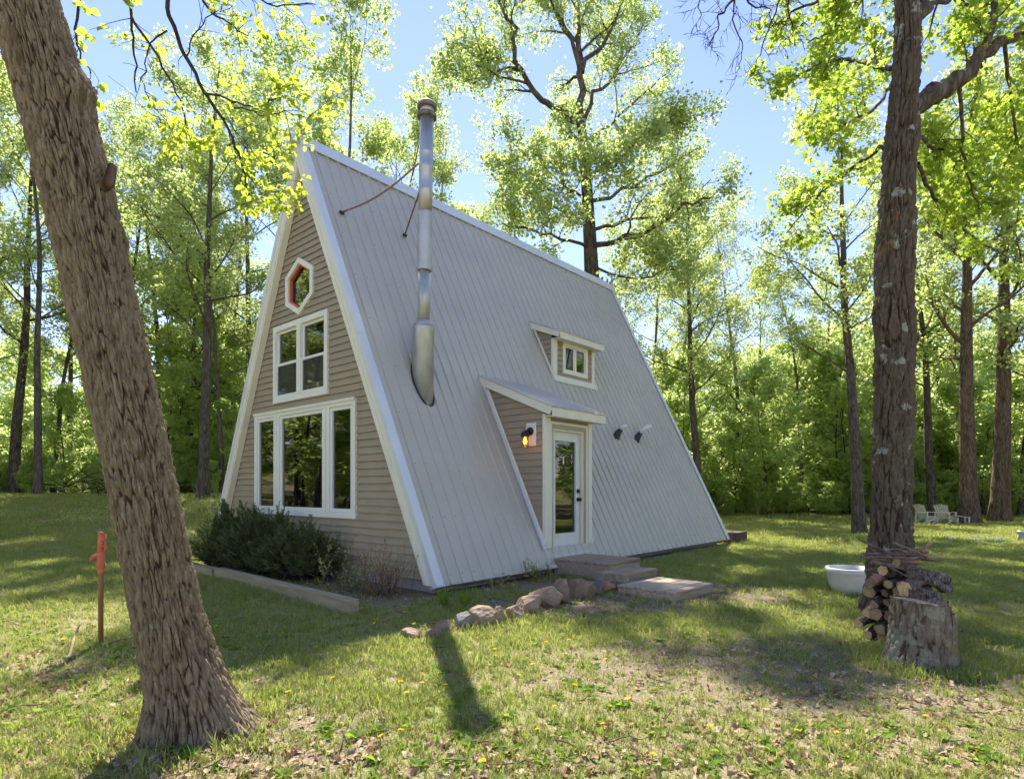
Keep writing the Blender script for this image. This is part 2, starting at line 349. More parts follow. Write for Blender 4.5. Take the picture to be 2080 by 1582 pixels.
def gz(x, y):
    x = np.asarray(x, float); y = np.asarray(y, float)
    left = sstep(2.0, -7.0, x)
    z = 1.05 * left * sstep(10.5, 21.0, y) + 0.12 * sstep(16, 34, y) * (1 - left)
    z = z + 0.25 * sstep(26, 60, y) + 3.0 * sstep(42, 85, np.hypot(x, y)) * (y > -20)
    p = np.stack([x * 0.35, y * 0.35, np.zeros_like(x)], -1)
    z = z + 0.025 * fbm(p, 3, 5) * sstep(0, 3, np.abs(y))
    s, t = hl(x, y)
    return z - 0.0 * s

def build_ground():
    n = 210
    k = np.linspace(-1, 1, n); wv = np.sign(k) * (np.abs(k) ** 2.6) * 190 + k * 10
    X, Yg = np.meshgrid(wv, wv + 8, indexing='xy')
    Z = gz(X, Yg)
    V = np.stack([X, Yg, Z], -1).reshape(-1, 3)
    i = np.arange(n - 1)[:, None] * n; j = np.arange(n - 1)[None, :]
    Q = np.stack([i + j, i + j + 1, i + n + j + 1, i + n + j], -1).reshape(-1, 4)
    me = mesh_np('ground', V, quads=Q)
    m, nt, ns, ls, b = mat_base('lawn_soil')
    tc = N(nt, 'ShaderNodeTexCoord')
    def noise(sc, det=6, dist=0.0):
        z = N(nt, 'ShaderNodeTexNoise'); z.inputs['Scale'].default_value = sc; z.inputs['Detail'].default_value = det; z.inputs['Distortion'].default_value = dist
        ls.new(tc.outputs['Object'], z.inputs['Vector']); return z
    n1 = noise(0.55, 5); n2 = noise(14, 6); n3 = noise(70, 4)
    thatch = ramp(nt, [(0.3, (0.17, 0.125, 0.075)), (0.5, (0.31, 0.245, 0.145)), (0.7, (0.45, 0.37, 0.235))]); ls.new(n3.outputs[0], thatch.inputs[0])
    green = ramp(nt, [(0.3, (0.12, 0.15, 0.04)), (0.7, (0.25, 0.27, 0.085))]); ls.new(n2.outputs[0], green.inputs[0])
    ad = N(nt, 'ShaderNodeMath', operation='MULTIPLY_ADD'); ad.inputs[1].default_value = 0.55; ls.new(n2.outputs[0], ad.inputs[0]); ls.new(n1.outputs[0], ad.inputs[2])
    mr = N(nt, 'ShaderNodeMapRange'); mr.inputs[1].default_value = 0.62; mr.inputs[2].default_value = 0.92; ls.new(ad.outputs[0], mr.inputs[0])
    mx = N(nt, 'ShaderNodeMix', data_type='RGBA'); ls.new(mr.outputs[0], mx.inputs['Factor']); ls.new(thatch.outputs[0], mx.inputs['A']); ls.new(green.outputs[0], mx.inputs['B'])
    # beds of bare mulch / gravel, given by a point attribute
    ab = N(nt, 'ShaderNodeAttribute'); ab.attribute_name = 'bare'
    mulch = ramp(nt, [(0.3, (0.10, 0.07, 0.048)), (0.5, (0.22, 0.165, 0.115)), (0.7, (0.40, 0.33, 0.25))]); ls.new(n3.outputs[0], mulch.inputs[0])
    m2 = N(nt, 'ShaderNodeMix', data_type='RGBA'); ls.new(ab.outputs['Fac'], m2.inputs['Factor']); ls.new(mx.outputs['Result'], m2.inputs['A']); ls.new(mulch.outputs[0], m2.inputs['B'])
    ls.new(m2.outputs['Result'], b.inputs['Base Color']); b.inputs['Roughness'].default_value = 1.0; b.inputs['Specular IOR Level'].default_value = 0.1
    bp = N(nt, 'ShaderNodeBump'); bp.inputs['Strength'].default_value = 0.9; bp.inputs['Distance'].default_value = 0.02; ls.new(n3.outputs[0], bp.inputs['Height']); ls.new(bp.outputs[0], b.inputs['Normal'])
    a = me.attributes.new('bare', 'FLOAT', 'POINT'); a.data.foreach_set('value', bare(V[:, 0], V[:, 1]).astype(np.float32))
    return tag(obj('ground', me, m, smooth=True), kind='structure')

def blob(x, y, cx_, cy_, rx, ry, soft=0.35):
    d = np.hypot((x - cx_) / rx, (y - cy_) / ry); d = d + 0.18 * fbm(np.stack([x * 2.3, y * 2.3, np.zeros_like(x) + cx_], -1), 3, 9)
    return 1 - sstep(1 - soft, 1 + soft, d)

def bare(x, y):
    s, t = hl(x, y)
    b = np.zeros_like(x)
    bed = sstep(-0.95, -0.7, s) * (1 - sstep(-0.05, 0.2, s)) * sstep(-0.4, -0.1, t) * (1 - sstep(6.0, 6.8, t))
    side = sstep(-0.5, 0.2, s) * (1 - sstep(9.0, 9.4, s)) * sstep(-0.45, -0.1, t) * (1 - sstep(0.6, 0.8, t))
    inside = sstep(0, 0.2, s) * (1 - sstep(L - 0.2, L, s)) * sstep(0.2, 0.4, t) * (1 - sstep(W - 0.4, W - 0.2, t))
    b = np.maximum(b, 0.9 * bed); b = np.maximum(b, 0.85 * side); b = np.maximum(b, inside)
    b = np.maximum(b, 0.95 * blob(x, y, 0.75, 6.55, 1.15, 0.62))      # mulch before the rocks
    b = np.maximum(b, 0.95 * blob(x, y, 0.9, 7.9, 1.3, 0.5))
    b = np.maximum(b, 0.9 * blob(x, y, 2.6, 7.35, 0.9, 0.75))        # gravel at the landing
    b = np.maximum(b, 0.7 * blob(x, y, 1.9, 4.2, 1.9, 0.95))
    b = np.maximum(b, 0.3 * blob(x, y, 1.0, 2.75, 1.7, 0.6))       # worn patch near the stump
    b = np.maximum(b, 0.75 * blob(x, y, -1.3, 3.0, 0.75, 0.5))       # round the leaning trunk
    b = np.maximum(b, 0.35 * sstep(25, 32, y) * (1 - sstep(60, 90, y)))  # forest floor
    return b
build_ground()

# ------------------------------------------------------------------ the house (local: x along the ridge, y across, z up from the eave)
house = tag(empty('a_frame_house', (DX, DY, EZ), ANG), 'A-frame cabin with pale steel roof and taupe siding standing on the lawn', 'house')
CP, SP = math.cos(PHI), math.sin(PHI)
def rp(s, a, h, left=False):
    """point on a roof slope: s along the ridge, a up the slope, h off the sheet"""
    y = a * CP - h * SP; z = a * SP + h * CP
    return (s, W - y, z) if left else (s, y, z)

RIB = 0.2
def roof_panel(s0, s1, a0, a1, left=False):
    prof = []
    k0 = int(math.floor(s0 / RIB)) - 1; k1 = int(math.ceil(s1 / RIB)) + 1
    raw = []
    for k in range(k0, k1 + 1):
        c = k * RIB + 0.06
        raw += [(c - 0.021, 0.0), (c - 0.013, 0.022), (c + 0.013, 0.022), (c + 0.021, 0.0), (c + 0.088, 0.0), (c + 0.1, 0.0025), (c + 0.112, 0.0)]
    raw.sort()
    xs = [p[0] for p in raw]; hs = [p[1] for p in raw]
    prof = [(s0, float(np.interp(s0, xs, hs)))] + [p for p in raw if s0 + 1e-4 < p[0] < s1 - 1e-4] + [(s1, float(np.interp(s1, xs, hs)))]
    poly = [rp(s, a0, h, left) for s, h in prof] + [rp(s1, a0, -0.11, left), rp(s0, a0, -0.11, left)]
    d = np.array(rp(0, a1, 0, left)) - np.array(rp(0, a0, 0, left))
    return prism('roof_panel', poly, d, M['roof'], house)

A0, A1 = -0.01, SL - 0.045
DS0, DS1 = 2.30, 3.53          # entry dormer walls
WS0, WS1 = 4.46, 5.88          # window dormer walls
G_ = 0.0015
edges = [0.0, 0.8, 1.6, DS0, DS1, WS0, WS1, 6.7, 7.5, 8.3, L]
for e0, e1 in zip(edges[:-1], edges[1:]):
    if e0 == DS0: spans = [(A0, 0.31), (3.12, A1)]
    elif e0 == WS0: spans = [(A0, 3.72), (4.86, A1)]
    else: spans = [(A0, A1)]
    for a0, a1 in spans: roof_panel(e0 + G_, e1 - G_, a0, a1)
for e0, e1 in zip([i * 0.914 for i in range(10)], [i * 0.914 for i in range(1, 11)]): roof_panel(e0 + G_, e1 - G_, A0, A1, True)

# screws in rows: dots of a few millimetres, too small to pick apart
def screws():
    V = []; Fc = []
    for row in np.arange(0.12, SL - 0.2, 0.78):
        for k in range(int(L / RIB) + 1):
            s = k * RIB + 0.095
            if s > L - 0.1: continue
            y = row * CP; z = row * SP
            if DS0 - 0.1 < s < DS1 + 0.1 and 0.1 < row < 3.3: continue
            if WS0 - 0.1 < s < WS1 + 0.1 and 3.6 < row < 5.1: continue
            b0 = len(V); r = 0.011
            for j in range(6): V.append(rp(s + r * math.cos(j * math.pi / 3), row + r * math.sin(j * math.pi / 3), 0.001))
            V.append(rp(s, row, 0.010))
            for j in range(6): Fc.append((b0 + j, b0 + (j + 1) % 6, b0 + 6))
    o = obj('roof_screws', mesh_np('roof_screws', V, faces=Fc), M['screw'], house); tag(o, kind='stuff')
screws()

# ridge cap: folded sheet with hemmed lips
def ridge_cap():
    wl_ = 0.17; th = 0.012
    def sec(s):
        pts = []
        for left in (False, True):
            a_ = SL
            p_out = rp(s, SL - wl_, 0.036, left); p_in = rp(s, SL - wl_, 0.022, left)
            pts.append((p_out, p_in))
        top_o = (s, W / 2, H + 0.036 / CP); top_i = (s, W / 2, H + 0.022 / CP)
        return [pts[0][1], pts[0][0], top_o, pts[1][0], pts[1][1], top_i]
    prism('ridge_cap', sec(-0.13), (L + 0.18, 0, 0), M['flash'], house)
ridge_cap()

# rake trim: cream fascia board on each gable edge, bright flashing folded over the roof edge
RW = 0.205
for s0, s1, nm in ((0.0, 0.105, 'rake_board'), (L - 0.105, L, 'rake_board')):
    for left in (False, True):
        f = (lambda t: W - t) if left else (lambda t: t)
        zi = lambda t: t * MS
        poly = [(s0, f(0.012), 0.0), (s0, f(RW + 0.012), 0.0), (s0, f(W / 2), (W / 2 - RW - 0.012) * MS), (s0, f(W / 2), (W / 2 - 0.012) * MS)]
        rb = prism(nm, poly, (s1 - s0, 0, 0), M['trim'], house)
        if s0 == 0.0:                        # raised inner bead of the board
            g0, g1 = RW * 0.62, RW * 0.9
            poly = [(-0.012, f(g0), 0.0), (-0.012, f(g1), 0.0), (-0.012, f(W / 2), (W / 2 - g1) * MS), (-0.012, f(W / 2), (W / 2 - g0) * MS)]
            prism('rake_bead', poly, (0.0118, 0, 0), M['trim'], rb)
    for left in (False, True):
        fs0, fs1 = (-0.008, 0.125) if s0 == 0.0 else (L - 0.125, L + 0.008)
        for a0, a1 in ((-0.02, SL * 0.5 - 0.002), (SL * 0.5 + 0.002, SL - 0.10)):
            poly = [rp(fs0, a0, -0.045, left), rp(fs0, a0, 0.026, left), rp(fs1 if s0 == 0 else fs1, a0, 0.026, left), rp(fs1, a0, 0.018, left) if s0 == 0 else rp(fs1, a0, -0.045, left)]
            if s0 == 0: poly = [rp(fs0, a0, -0.045, left), rp(fs0, a0, 0.026, left), rp(fs1, a0, 0.026, left), rp(fs1, a0, 0.0185, left), rp(fs0 + 0.006, a0, 0.0185, left), rp(fs0 + 0.006, a0, -0.045, left)]
            else: poly = [rp(fs1, a0, -0.045, left), rp(fs1, a0, 0.026, left), rp(fs0, a0, 0.026, left), rp(fs0, a0, 0.0185, left), rp(fs1 - 0.006, a0, 0.0185, left), rp(fs1 - 0.006, a0, -0.045, left)]
            d = np.array(rp(0, a1, 0, left)) - np.array(rp(0, a0, 0, left))
            prism('rake_flashing', poly, d, M['flash'], house)

# foundation, floor and rear wall
fd = box('foundation', 0.16, L - 0.16, 0.22, W - 0.22, -EZ - 0.3, 0.035, M['concrete'], house)
box('floor_slab', 0.3, L - 0.3, 0.45, W - 0.45, 0.04, 0.12, M['interior'], house)
prism('rear_wall', [(L - 0.2, 0.2, 0.03), (L - 0.2, W - 0.2, 0.03), (L - 0.2, W / 2 + 0.05, H - 0.35), (L - 0.2, W / 2 - 0.05, H - 0.35)], (0.09, 0, 0), M['siding'], house)
prism('loft_floor', [(2.6, 1.4, 2.45), (2.6, W - 1.4, 2.45), (2.6, W - 1.4, 2.6), (2.6, 1.4, 2.6)], (L - 2.9, 0, 0), M['interior'], house)

# --- gable siding: one board per course, split at the windows
BIG = (1.785, 4.815, 0.748, 2.455)
UPW = (2.503, 4.150, 2.585, 3.85)
HEX = [(3.33, 4.825), (2.912, 4.592), (2.912, 4.165), (3.33, 3.918), (3.742, 4.14), (3.742, 4.588)]
CO = 0.1016
SF = 0.125     # siding face set back from the rake edge
def hexspan(z):
    xs = []
    for (t0, z0), (t1, z1) in zip(HEX, HEX[1:] + HEX[:1]):
        if (z0 - z) * (z1 - z) <= 0 and z0 != z1: xs.append(t0 + (t1 - t0) * (z - z0) / (z1 - z0))
    return (min(xs), max(xs)) if len(xs) >= 2 else None
def board(tl0, tr0, tl1, tr1, z0, z1, zc0, zc1, name='siding_board'):
    """front gable board; tl/tr at lower and upper edge"""
    def pr(z): k = (z - zc0) / (zc1 - zc0); return SF - 0.024 + 0.022 * k
    p = [(pr(z0), tl0, z0), (pr(z0), tr0, z0), (pr(z1), tr1, z1), (pr(z1), tl1, z1)]
    q = [(SF + 0.07, y, z) for _, y, z in p]
    V = p + q
    fs = [(3, 2, 1, 0), (4, 5, 6, 7), (0, 1, 5, 4), (1, 2, 6, 5), (2, 3, 7, 6), (3, 0, 4, 7)]
    return obj(name, mesh_np(name, V, faces=fs), M['siding'], house)
z = 0.03
while z < H - 0.5:
    z1 = z + CO - 0.0012
    def lim(zz): return zz / MS + 0.12, W - zz / MS - 0.12
    cuts = sorted(set([z, z1] + [c for w_ in (BIG, UPW) for c in (w_[2] + 0.02, w_[3] - 0.02) if z < c < z1] + [c for c in (HEX[0][1] - 0.02, HEX[3][1] + 0.02) if z < c < z1]))
    for c0, c1 in zip(cuts[:-1], cuts[1:]):
        a0, b0 = lim(c0); a1, b1 = lim(c1); mid = (c0 + c1) / 2
        segs = [(a0, b0, a1, b1)]
        for w_ in (BIG, UPW):
            if w_[2] + 0.02 < mid < w_[3] - 0.02:
                segs = [(a0, w_[0] + 0.02, a1, w_[0] + 0.02), (w_[1] - 0.02, b0, w_[1] - 0.02, b1)]
        if HEX[3][1] + 0.02 < mid < HEX[0][1] - 0.02:
            h0 = hexspan(c0 + 1e-4) or (3.33, 3.33); h1 = hexspan(c1 - 1e-4) or (3.33, 3.33)
            segs = [(a0, h0[0] + 0.02, a1, h1[0] + 0.02), (h0[1] - 0.02, b0, h1[1] - 0.02, b1)]
        for (q0, q1, q2, q3) in segs:
            if q1 - q0 > 0.01: board(q0, q1, q2, max(q3, q2 + 0.002), c0, c1, z, z1)
    z += CO

# --- windows
def frame_rect(name, par, y0, y1, z0, z1, w_, s0, s1, mat):
    """rectangular frame in the gable plane from four mitred rails joined as one frame"""
    V = []; fs = []
    for s in (s0, s1):
        V += [(s, y0, z0), (s, y1, z0), (s, y1, z1), (s, y0, z1), (s, y0 + w_, z0 + w_), (s, y1 - w_, z0 + w_), (s, y1 - w_, z1 - w_), (s, y0 + w_, z1 - w_)]
    for i in range(4):
        j = (i + 1) % 4
        fs += [(i, 4 + i, 4 + j, j), (8 + i, 8 + j, 12 + j, 12 + i), (i, j, 8 + j, 8 + i), (4 + i, 12 + i, 12 + j, 4 + j)]
    me = mesh_np(name, V, faces=fs)
    import bmesh
    bm = bmesh.new(); bm.from_mesh(me); bmesh.ops.recalc_face_normals(bm, faces=bm.faces[:]); bm.to_mesh(me); bm.free()
    return obj(name, me, mat, par)
def pane(par, y0, y1, z0, z1, s):
    return box('pane', s, s + 0.006, y0, y1, z0, z1, M['glass'], par)
FS = SF - 0.045
WM = M['window_white']
big = frame_rect('picture_window', house, *BIG[:2], BIG[2], BIG[3], 0.085, FS, SF + 0.06, WM)
for y0, y1 in ((2.43, 2.63), (3.93, 4.13)):
    box('mullion', FS - 0.004, SF + 0.06, y0 + 0.012, y0 + 0.094, BIG[2] + 0.0855, BIG[3] - 0.0855, WM, big)
    box('mullion', FS - 0.004, SF + 0.06, y0 + 0.106, y1 - 0.012, BIG[2] + 0.0855, BIG[3] - 0.0855, WM, big)
for y0, y1 in ((1.871, 2.441), (2.619, 3.941), (4.119, 4.729)):
    sa = frame_rect('sash', big, y0 + 0.002, y1 - 0.002, BIG[2] + 0.0875, BIG[3] - 0.0875, 0.05, FS + 0.02, SF + 0.05, WM)
    pane(big, y0 + 0.04, y1 - 0.04, BIG[2] + 0.13, BIG[3] - 0.13, FS + 0.045)
box('window_head', FS - 0.02, FS - 0.001, BIG[0] - 0.01, BIG[1] + 0.01, BIG[3] - 0.03, BIG[3] + 0.012, M['trim'], big)
# blind rolled at the head, curtain edges just inside
box('roller_blind', SF + 0.09, SF + 0.12, 2.66, 3.9, 2.12, 2.36, M['trim'], big)
for y in (2.66, 3.86, 1.9, 4.66):
    box('curtain_edge', SF + 0.085, SF + 0.115, y, y + 0.05, 0.86, 2.34, M['trim'], big)

up = frame_rect('upper_window', house, *UPW[:2], UPW[2], UPW[3], 0.085, FS, SF + 0.06, WM)
ym = (UPW[0] + UPW[1]) / 2
box('mullion', FS - 0.004, SF + 0.06, ym - 0.055, ym + 0.055, UPW[2] + 0.0855, UPW[3] - 0.0855, WM, up)
for y0, y1 in ((UPW[0] + 0.087, ym - 0.057), (ym + 0.057, UPW[1] - 0.087)):
    zm = (UPW[2] + UPW[3]) / 2 - 0.01
    frame_rect('sash', up, y0, y1, UPW[2] + 0.0875, zm + 0.022, 0.042, FS + 0.018, FS + 0.045, WM)
    frame_rect('sash', up, y0 + 0.001, y1 - 0.001, zm - 0.02, UPW[3] - 0.0875, 0.04, FS + 0.047, SF + 0.05, WM)
    pane(up, y0 + 0.035, y1 - 0.035, UPW[2] + 0.12, zm - 0.005, FS + 0.028)
    pane(up, y0 + 0.033, y1 - 0.033, zm + 0.012, UPW[3] - 0.12, FS + 0.062)
    box('inner_reveal', SF + 0.07, SF + 0.16, y0, y0 + 0.03, UPW[2] + 0.1, UPW[3] - 0.1, M['orange'], up)
    # fly screen over the lower sash
    scr = mat_plain('fly_screen', (0.12, 0.12, 0.115), 0.9)
    V = []; fs = []
    for kx in np.arange(y0 + 0.045, y1 - 0.045, 0.012):
        b0 = len(V); V += [(FS + 0.014, kx, UPW[2] + 0.13), (FS + 0.014, kx + 0.0035, UPW[2] + 0.13), (FS + 0.014, kx + 0.0035, zm - 0.02), (FS + 0.014, kx, zm - 0.02)]; fs.append((b0, b0 + 1, b0 + 2, b0 + 3))
    so = obj('fly_screen', mesh_np('fly_screen', V, faces=fs), scr, up); tag(so, kind='stuff')

def hexring(name, par, k0, k1, s0, s1, mat):
    c = (3.33, 4.372)
    o = [(c[0] + (t - c[0]) * k0, c[1] + (zz - c[1]) * k0) for t, zz in HEX]; i_ = [(c[0] + (t - c[0]) * k1, c[1] + (zz - c[1]) * k1) for t, zz in HEX]
    V = []; fs = []
    for s in (s0, s1): V += [(s, *p) for p in o] + [(s, *p) for p in i_]
    for a in range(6):
        b = (a + 1) % 6
        fs += [(a, 6 + a, 6 + b, b), (12 + a, 12 + b, 18 + b, 18 + a), (a, b, 12 + b, 12 + a), (6 + a, 18 + a, 18 + b, 6 + b)]
    me = mesh_np(name, V, faces=fs)
    import bmesh
    bm = bmesh.new(); bm.from_mesh(me); bmesh.ops.recalc_face_normals(bm, faces=bm.faces[:]); bm.to_mesh(me); bm.free()
    return obj(name, me, mat, par)
hexw = hexring('hexagon_window', house, 1.0, 0.80, FS, SF + 0.02, WM)
hexring('orange_reveal', hexw, 0.798, 0.735, FS + 0.03, SF + 0.055, M['orange'])
c_ = (3.33, 4.372)
prism('pane', [(SF + 0.03, c_[0] + (t - c_[0]) * 0.74, c_[1] + (zz - c_[1]) * 0.74) for t, zz in HEX], (0.006, 0, 0), M['glass'], hexw)

# --- side-wall boards for a dormer cheek: wall plane at s, from front edge tf up to the roof slope
def cheek(par, s, sign, tf, zb, z_of_t, zt, off=0.0):
    """courses on a cheek wall; each is bounded by the front edge tf, the main roof slope and the dormer roof underside"""
    z0 = zb
    while z0 < zt:
        z1 = z0 + CO - 0.0012
        def tb(zz): return zz / MS + 0.005                       # where the main roof meets that height
        def tl(zz): return tf if zz <= z_of_t(tf) else None
        pts = []
        # polygon clip by simple sampling of the dormer roof line
        zz0, zz1 = z0, z1
        P = []
        for zz in (zz0, zz1):
            fr = tf
            if zz > z_of_t(tf):                                  # beyond the soffit at the front: start further back
                fr = (zz - z_of_t(0)) / (z_of_t(1) - z_of_t(0))
            P.append((fr, tb(zz)))
        (f0, b0), (f1, b1) = P
        if b0 - f0 > 0.02:
            if b1 < f1: b1 = f1 + 0.002
            k = 0.022
            V = [(s - sign * k, f0, zz0), (s - sign * k, b0, zz0), (s - sign * 0.002, b1, zz1), (s - sign * 0.002, f1, zz1)]
            V += [(s + sign * 0.05, y, zz) for _, y, zz in V]
            fs = [(0, 1, 2, 3), (7, 6, 5, 4), (0, 4, 5, 1), (1, 5, 6, 2), (2, 6, 7, 3), (3, 7, 4, 0)]
            me = mesh_np('siding_board', V, faces=fs)
            import bmesh
            bm = bmesh.new(); bm.from_mesh(me); bmesh.ops.recalc_face_normals(bm, faces=bm.faces[:]); bm.to_mesh(me); bm.free()
            obj('siding_board', me, M['siding'], par)
        z0 += CO

def shed_roof(par, s0, s1, tb, zb, tf, zf, th, rib0, tw):
    """little lean-to roof: ribbed sheet, cream barge boards and fascia"""
    d = np.array([0, tf - tb, zf - zb]); ln = np.linalg.norm(d); d = d / ln; nrm = np.array([0, -d[2], d[1]]);
    if nrm[2] < 0: nrm = -nrm
    def q(s, a, h): return tuple(np.array([s, tb, zb]) + d * a + nrm * h)
    prof = []
    c = rib0
    raw = [(s0 - 0.012, 0.0)]
    while c < s1:
        raw += [(c - 0.024, 0.0), (c - 0.011, 0.019), (c + 0.011, 0.019), (c + 0.024, 0.0)]; c += RIB
    raw = [r for r in raw if s0 - 0.013 <= r[0] <= s1 + 0.012] + [(s1 + 0.012, 0.0)]
    poly = [q(s, -0.06, h) for s, h in raw] + [q(s1 + 0.012, -0.06, -0.012), q(s0 - 0.012, -0.06, -0.012)]
    prism('roof_panel', poly, tuple(d * (ln + 0.075)), M['roof'], par)
    deck = prism('roof_deck', [q(s0 + 0.02, 0, -0.0135), q(s1 - 0.02, 0, -0.0135), q(s1 - 0.02, 0, -0.05), q(s0 + 0.02, 0, -0.05)], tuple(d * (ln - 0.022)), M['trim'], par)
    for sa in (s0, s1 - 0.02):
        prism('barge_board', [q(sa, -0.05, -0.014), q(sa + 0.0195, -0.05, -0.014), q(sa + 0.0195, -0.05, -th), q(sa, -0.05, -th)], tuple(d * (ln + 0.05)), M['trim'], par)
    # front fascia hangs plumb
    fz = zf - 0.014
    prism('fascia', [(s0 + 0.0205, tf, fz), (s1 - 0.0205, tf, fz), (s1 - 0.0205, tf, fz - th), (s0 + 0.0205, tf, fz - th)], (0, 0.02, 0), M['trim'], par)
    box('soffit', s0 + 0.021, s1 - 0.021, tf + 0.0205, tw - 0.0205, fz - th + 0.005, fz - th + 0.02, M['trim'], par)
    return lambda t: zb + (t - tb) * (zf - zb) / (tf - tb) - 0.02

# entry dormer
TD = 0.136
en = empty('entry_dormer', (0, 0, 0)); en.parent = house
zline = shed_roof(en, 2.225, 3.70, 1.45, 3.03, -0.06, 2.395, 0.135, 2.30, 0.136)
cheek(en, DS0, 1, TD + 0.03, 0.30, zline, 3.0)
cheek(en, DS1, -1, TD + 0.03, 0.30, zline, 3.0)
box('corner_trim', DS0 - 0.018, DS0 + 0.115, TD - 0.02, TD + 0.03, 0.275, 2.30, M['trim'], en)
box('corner_trim', DS1 - 0.085, DS1 + 0.012, TD - 0.02, TD + 0.03, 0.275, 2.30, M['trim'], en)
box('head_board', DS0 + 0.1155, DS1 - 0.0855, TD, TD + 0.05, 2.215, 2.30, M['siding'], en)
# flashing strips where the cheeks meet the slope
for s in (DS0 - 0.077, DS1 - 0.0125):
    p = [rp(s, 0.28, 0.02), rp(s + 0.035, 0.28, 0.02), rp(s + 0.035, 0.28, 0.05), rp(s, 0.28, 0.05)]
    d = np.array(rp(0, 3.18, 0)) - np.array(rp(0, 0.28, 0)); prism('step_flashing', p, d, M['flash'], en)
    p = [rp(s + 0.0355, 0.33, 0.018), rp(s + 0.052, 0.33, 0.018), rp(s + 0.052, 0.33, 0.075), rp(s + 0.0355, 0.33, 0.075)]
    prism('cheek_trim', p, d * 0.985, M['trim'], en)
# sill apron under the door
prism('apron_flashing', [(DS0 - 0.06, 0.115, 0.128), (DS1 + 0.03, 0.115, 0.128), (DS1 + 0.03, -0.03, -0.005), (DS0 - 0.06, -0.03, -0.005)], (0, 0.03, -0.012), M['flash'], en)
# door frame and door
JO0, JO1 = DS0 + 0.13, DS1 - 0.10
df = empty('door_frame', (0, 0, 0)); df.parent = house
for (a, b_, c, d_) in ((JO0, JO0 + 0.035, 0.14, 2.205), (JO1 - 0.035, JO1, 0.14, 2.205), (JO0 + 0.0355, JO1 - 0.0355, 2.165, 2.205)):
    box('casing', a, b_, TD - 0.012, TD + 0.06, c, d_, M['trim'], df)
for (a, b_, c, d_) in ((JO0 + 0.0355, JO0 + 0.075, 0.14, 2.164), (JO1 - 0.075, JO1 - 0.0355, 0.14, 2.164), (JO0 + 0.0755, JO1 - 0.0755, 2.10, 2.164)):
    box('jamb', a, b_, TD + 0.0, TD + 0.20, c, d_, M['jamb'], df)
for (a, b_, c, d_) in ((JO0 + 0.0755, JO0 + 0.098, 0.17, 2.0995), (JO1 - 0.098, JO1 - 0.0755, 0.17, 2.0995), (JO0 + 0.0985, JO1 - 0.0985, 2.075, 2.0995)):
    box('door_stop', a, b_, TD + 0.02, TD + 0.07, c, d_, M['trim'], df)
box('threshold', JO0 + 0.01, JO1 - 0.01, TD - 0.07, TD + 0.2, 0.129, 0.168, M['flash'], df)
D0, D1, DT = JO0 + 0.079, JO1 - 0.079, TD + 0.085
GD = (D0 + 0.145, D1 - 0.145, 0.47, 1.93)
def ring_y(name, par, x0, x1, z0, z1, wx, wz0, wz1, y0, y1, mat):
    V = []
    for y in (y0, y1): V += [(x0, y, z0), (x1, y, z0), (x1, y, z1), (x0, y, z1), (x0 + wx, y, z0 + wz0), (x1 - wx, y, z0 + wz0), (x1 - wx, y, z1 - wz1), (x0 + wx, y, z1 - wz1)]
    fs = []
    for i in range(4):
        j = (i + 1) % 4; fs += [(i, j, 4 + j, 4 + i), (8 + i, 12 + i, 12 + j, 8 + j), (i, 8 + i, 8 + j, j), (4 + i, 4 + j, 12 + j, 12 + i)]
    me = mesh_np(name, V, faces=fs)
    import bmesh
    bm = bmesh.new(); bm.from_mesh(me); bmesh.ops.recalc_face_normals(bm, faces=bm.faces[:]); bm.to_mesh(me); bm.free()
    return obj(name, me, mat, par)
door = ring_y('door', house, D0, D1, 0.175, 2.09, 0.145, 0.295, 0.16, DT, DT + 0.045, M['door'])
door['label'] = 'white door with one tall glass pane and dark knob'
ring_y('glass_bead', door, GD[0] - 0.025, GD[1] + 0.025, GD[2] - 0.025, GD[3] + 0.025, 0.028, 0.028, 0.028, DT - 0.012, DT - 0.0005, M['door'])
box('pane', GD[0], GD[1], DT + 0.018, DT + 0.024, GD[2], GD[3], M['glass'], door)
for i in range(9): box('blind_slat', GD[0] + 0.01, GD[1] - 0.01, DT + 0.055, DT + 0.075, GD[3] - 0.03 - i * 0.022, GD[3] - 0.013 - i * 0.022, M['trim'], door)
box('blind_toggle', (GD[0] + GD[1]) / 2 - 0.05, (GD[0] + GD[1]) / 2 - 0.025, DT + 0.004, DT + 0.016, GD[3] - 0.37, GD[3] - 0.25, M['pvc'], door, 0.003)
for zk, r in ((1.135, 0.031), (1.0, 0.029)):
    k = lathe('door_knob' if zk < 1.1 else 'deadbolt', [(0.036, 0), (0.036, 0.008), (0.014, 0.012), (0.014, 0.035 if zk < 1.1 else 0.014), (r, 0.045 if zk < 1.1 else 0.018), (r, 0.06 if zk < 1.1 else 0.026), (0.012, 0.068 if zk < 1.1 else 0.03)], M['lampblack'], door, 14)
    k.rotation_euler = (math.radians(90), 0, 0); k.location = (D1 - 0.07, DT - 0.0005, zk)

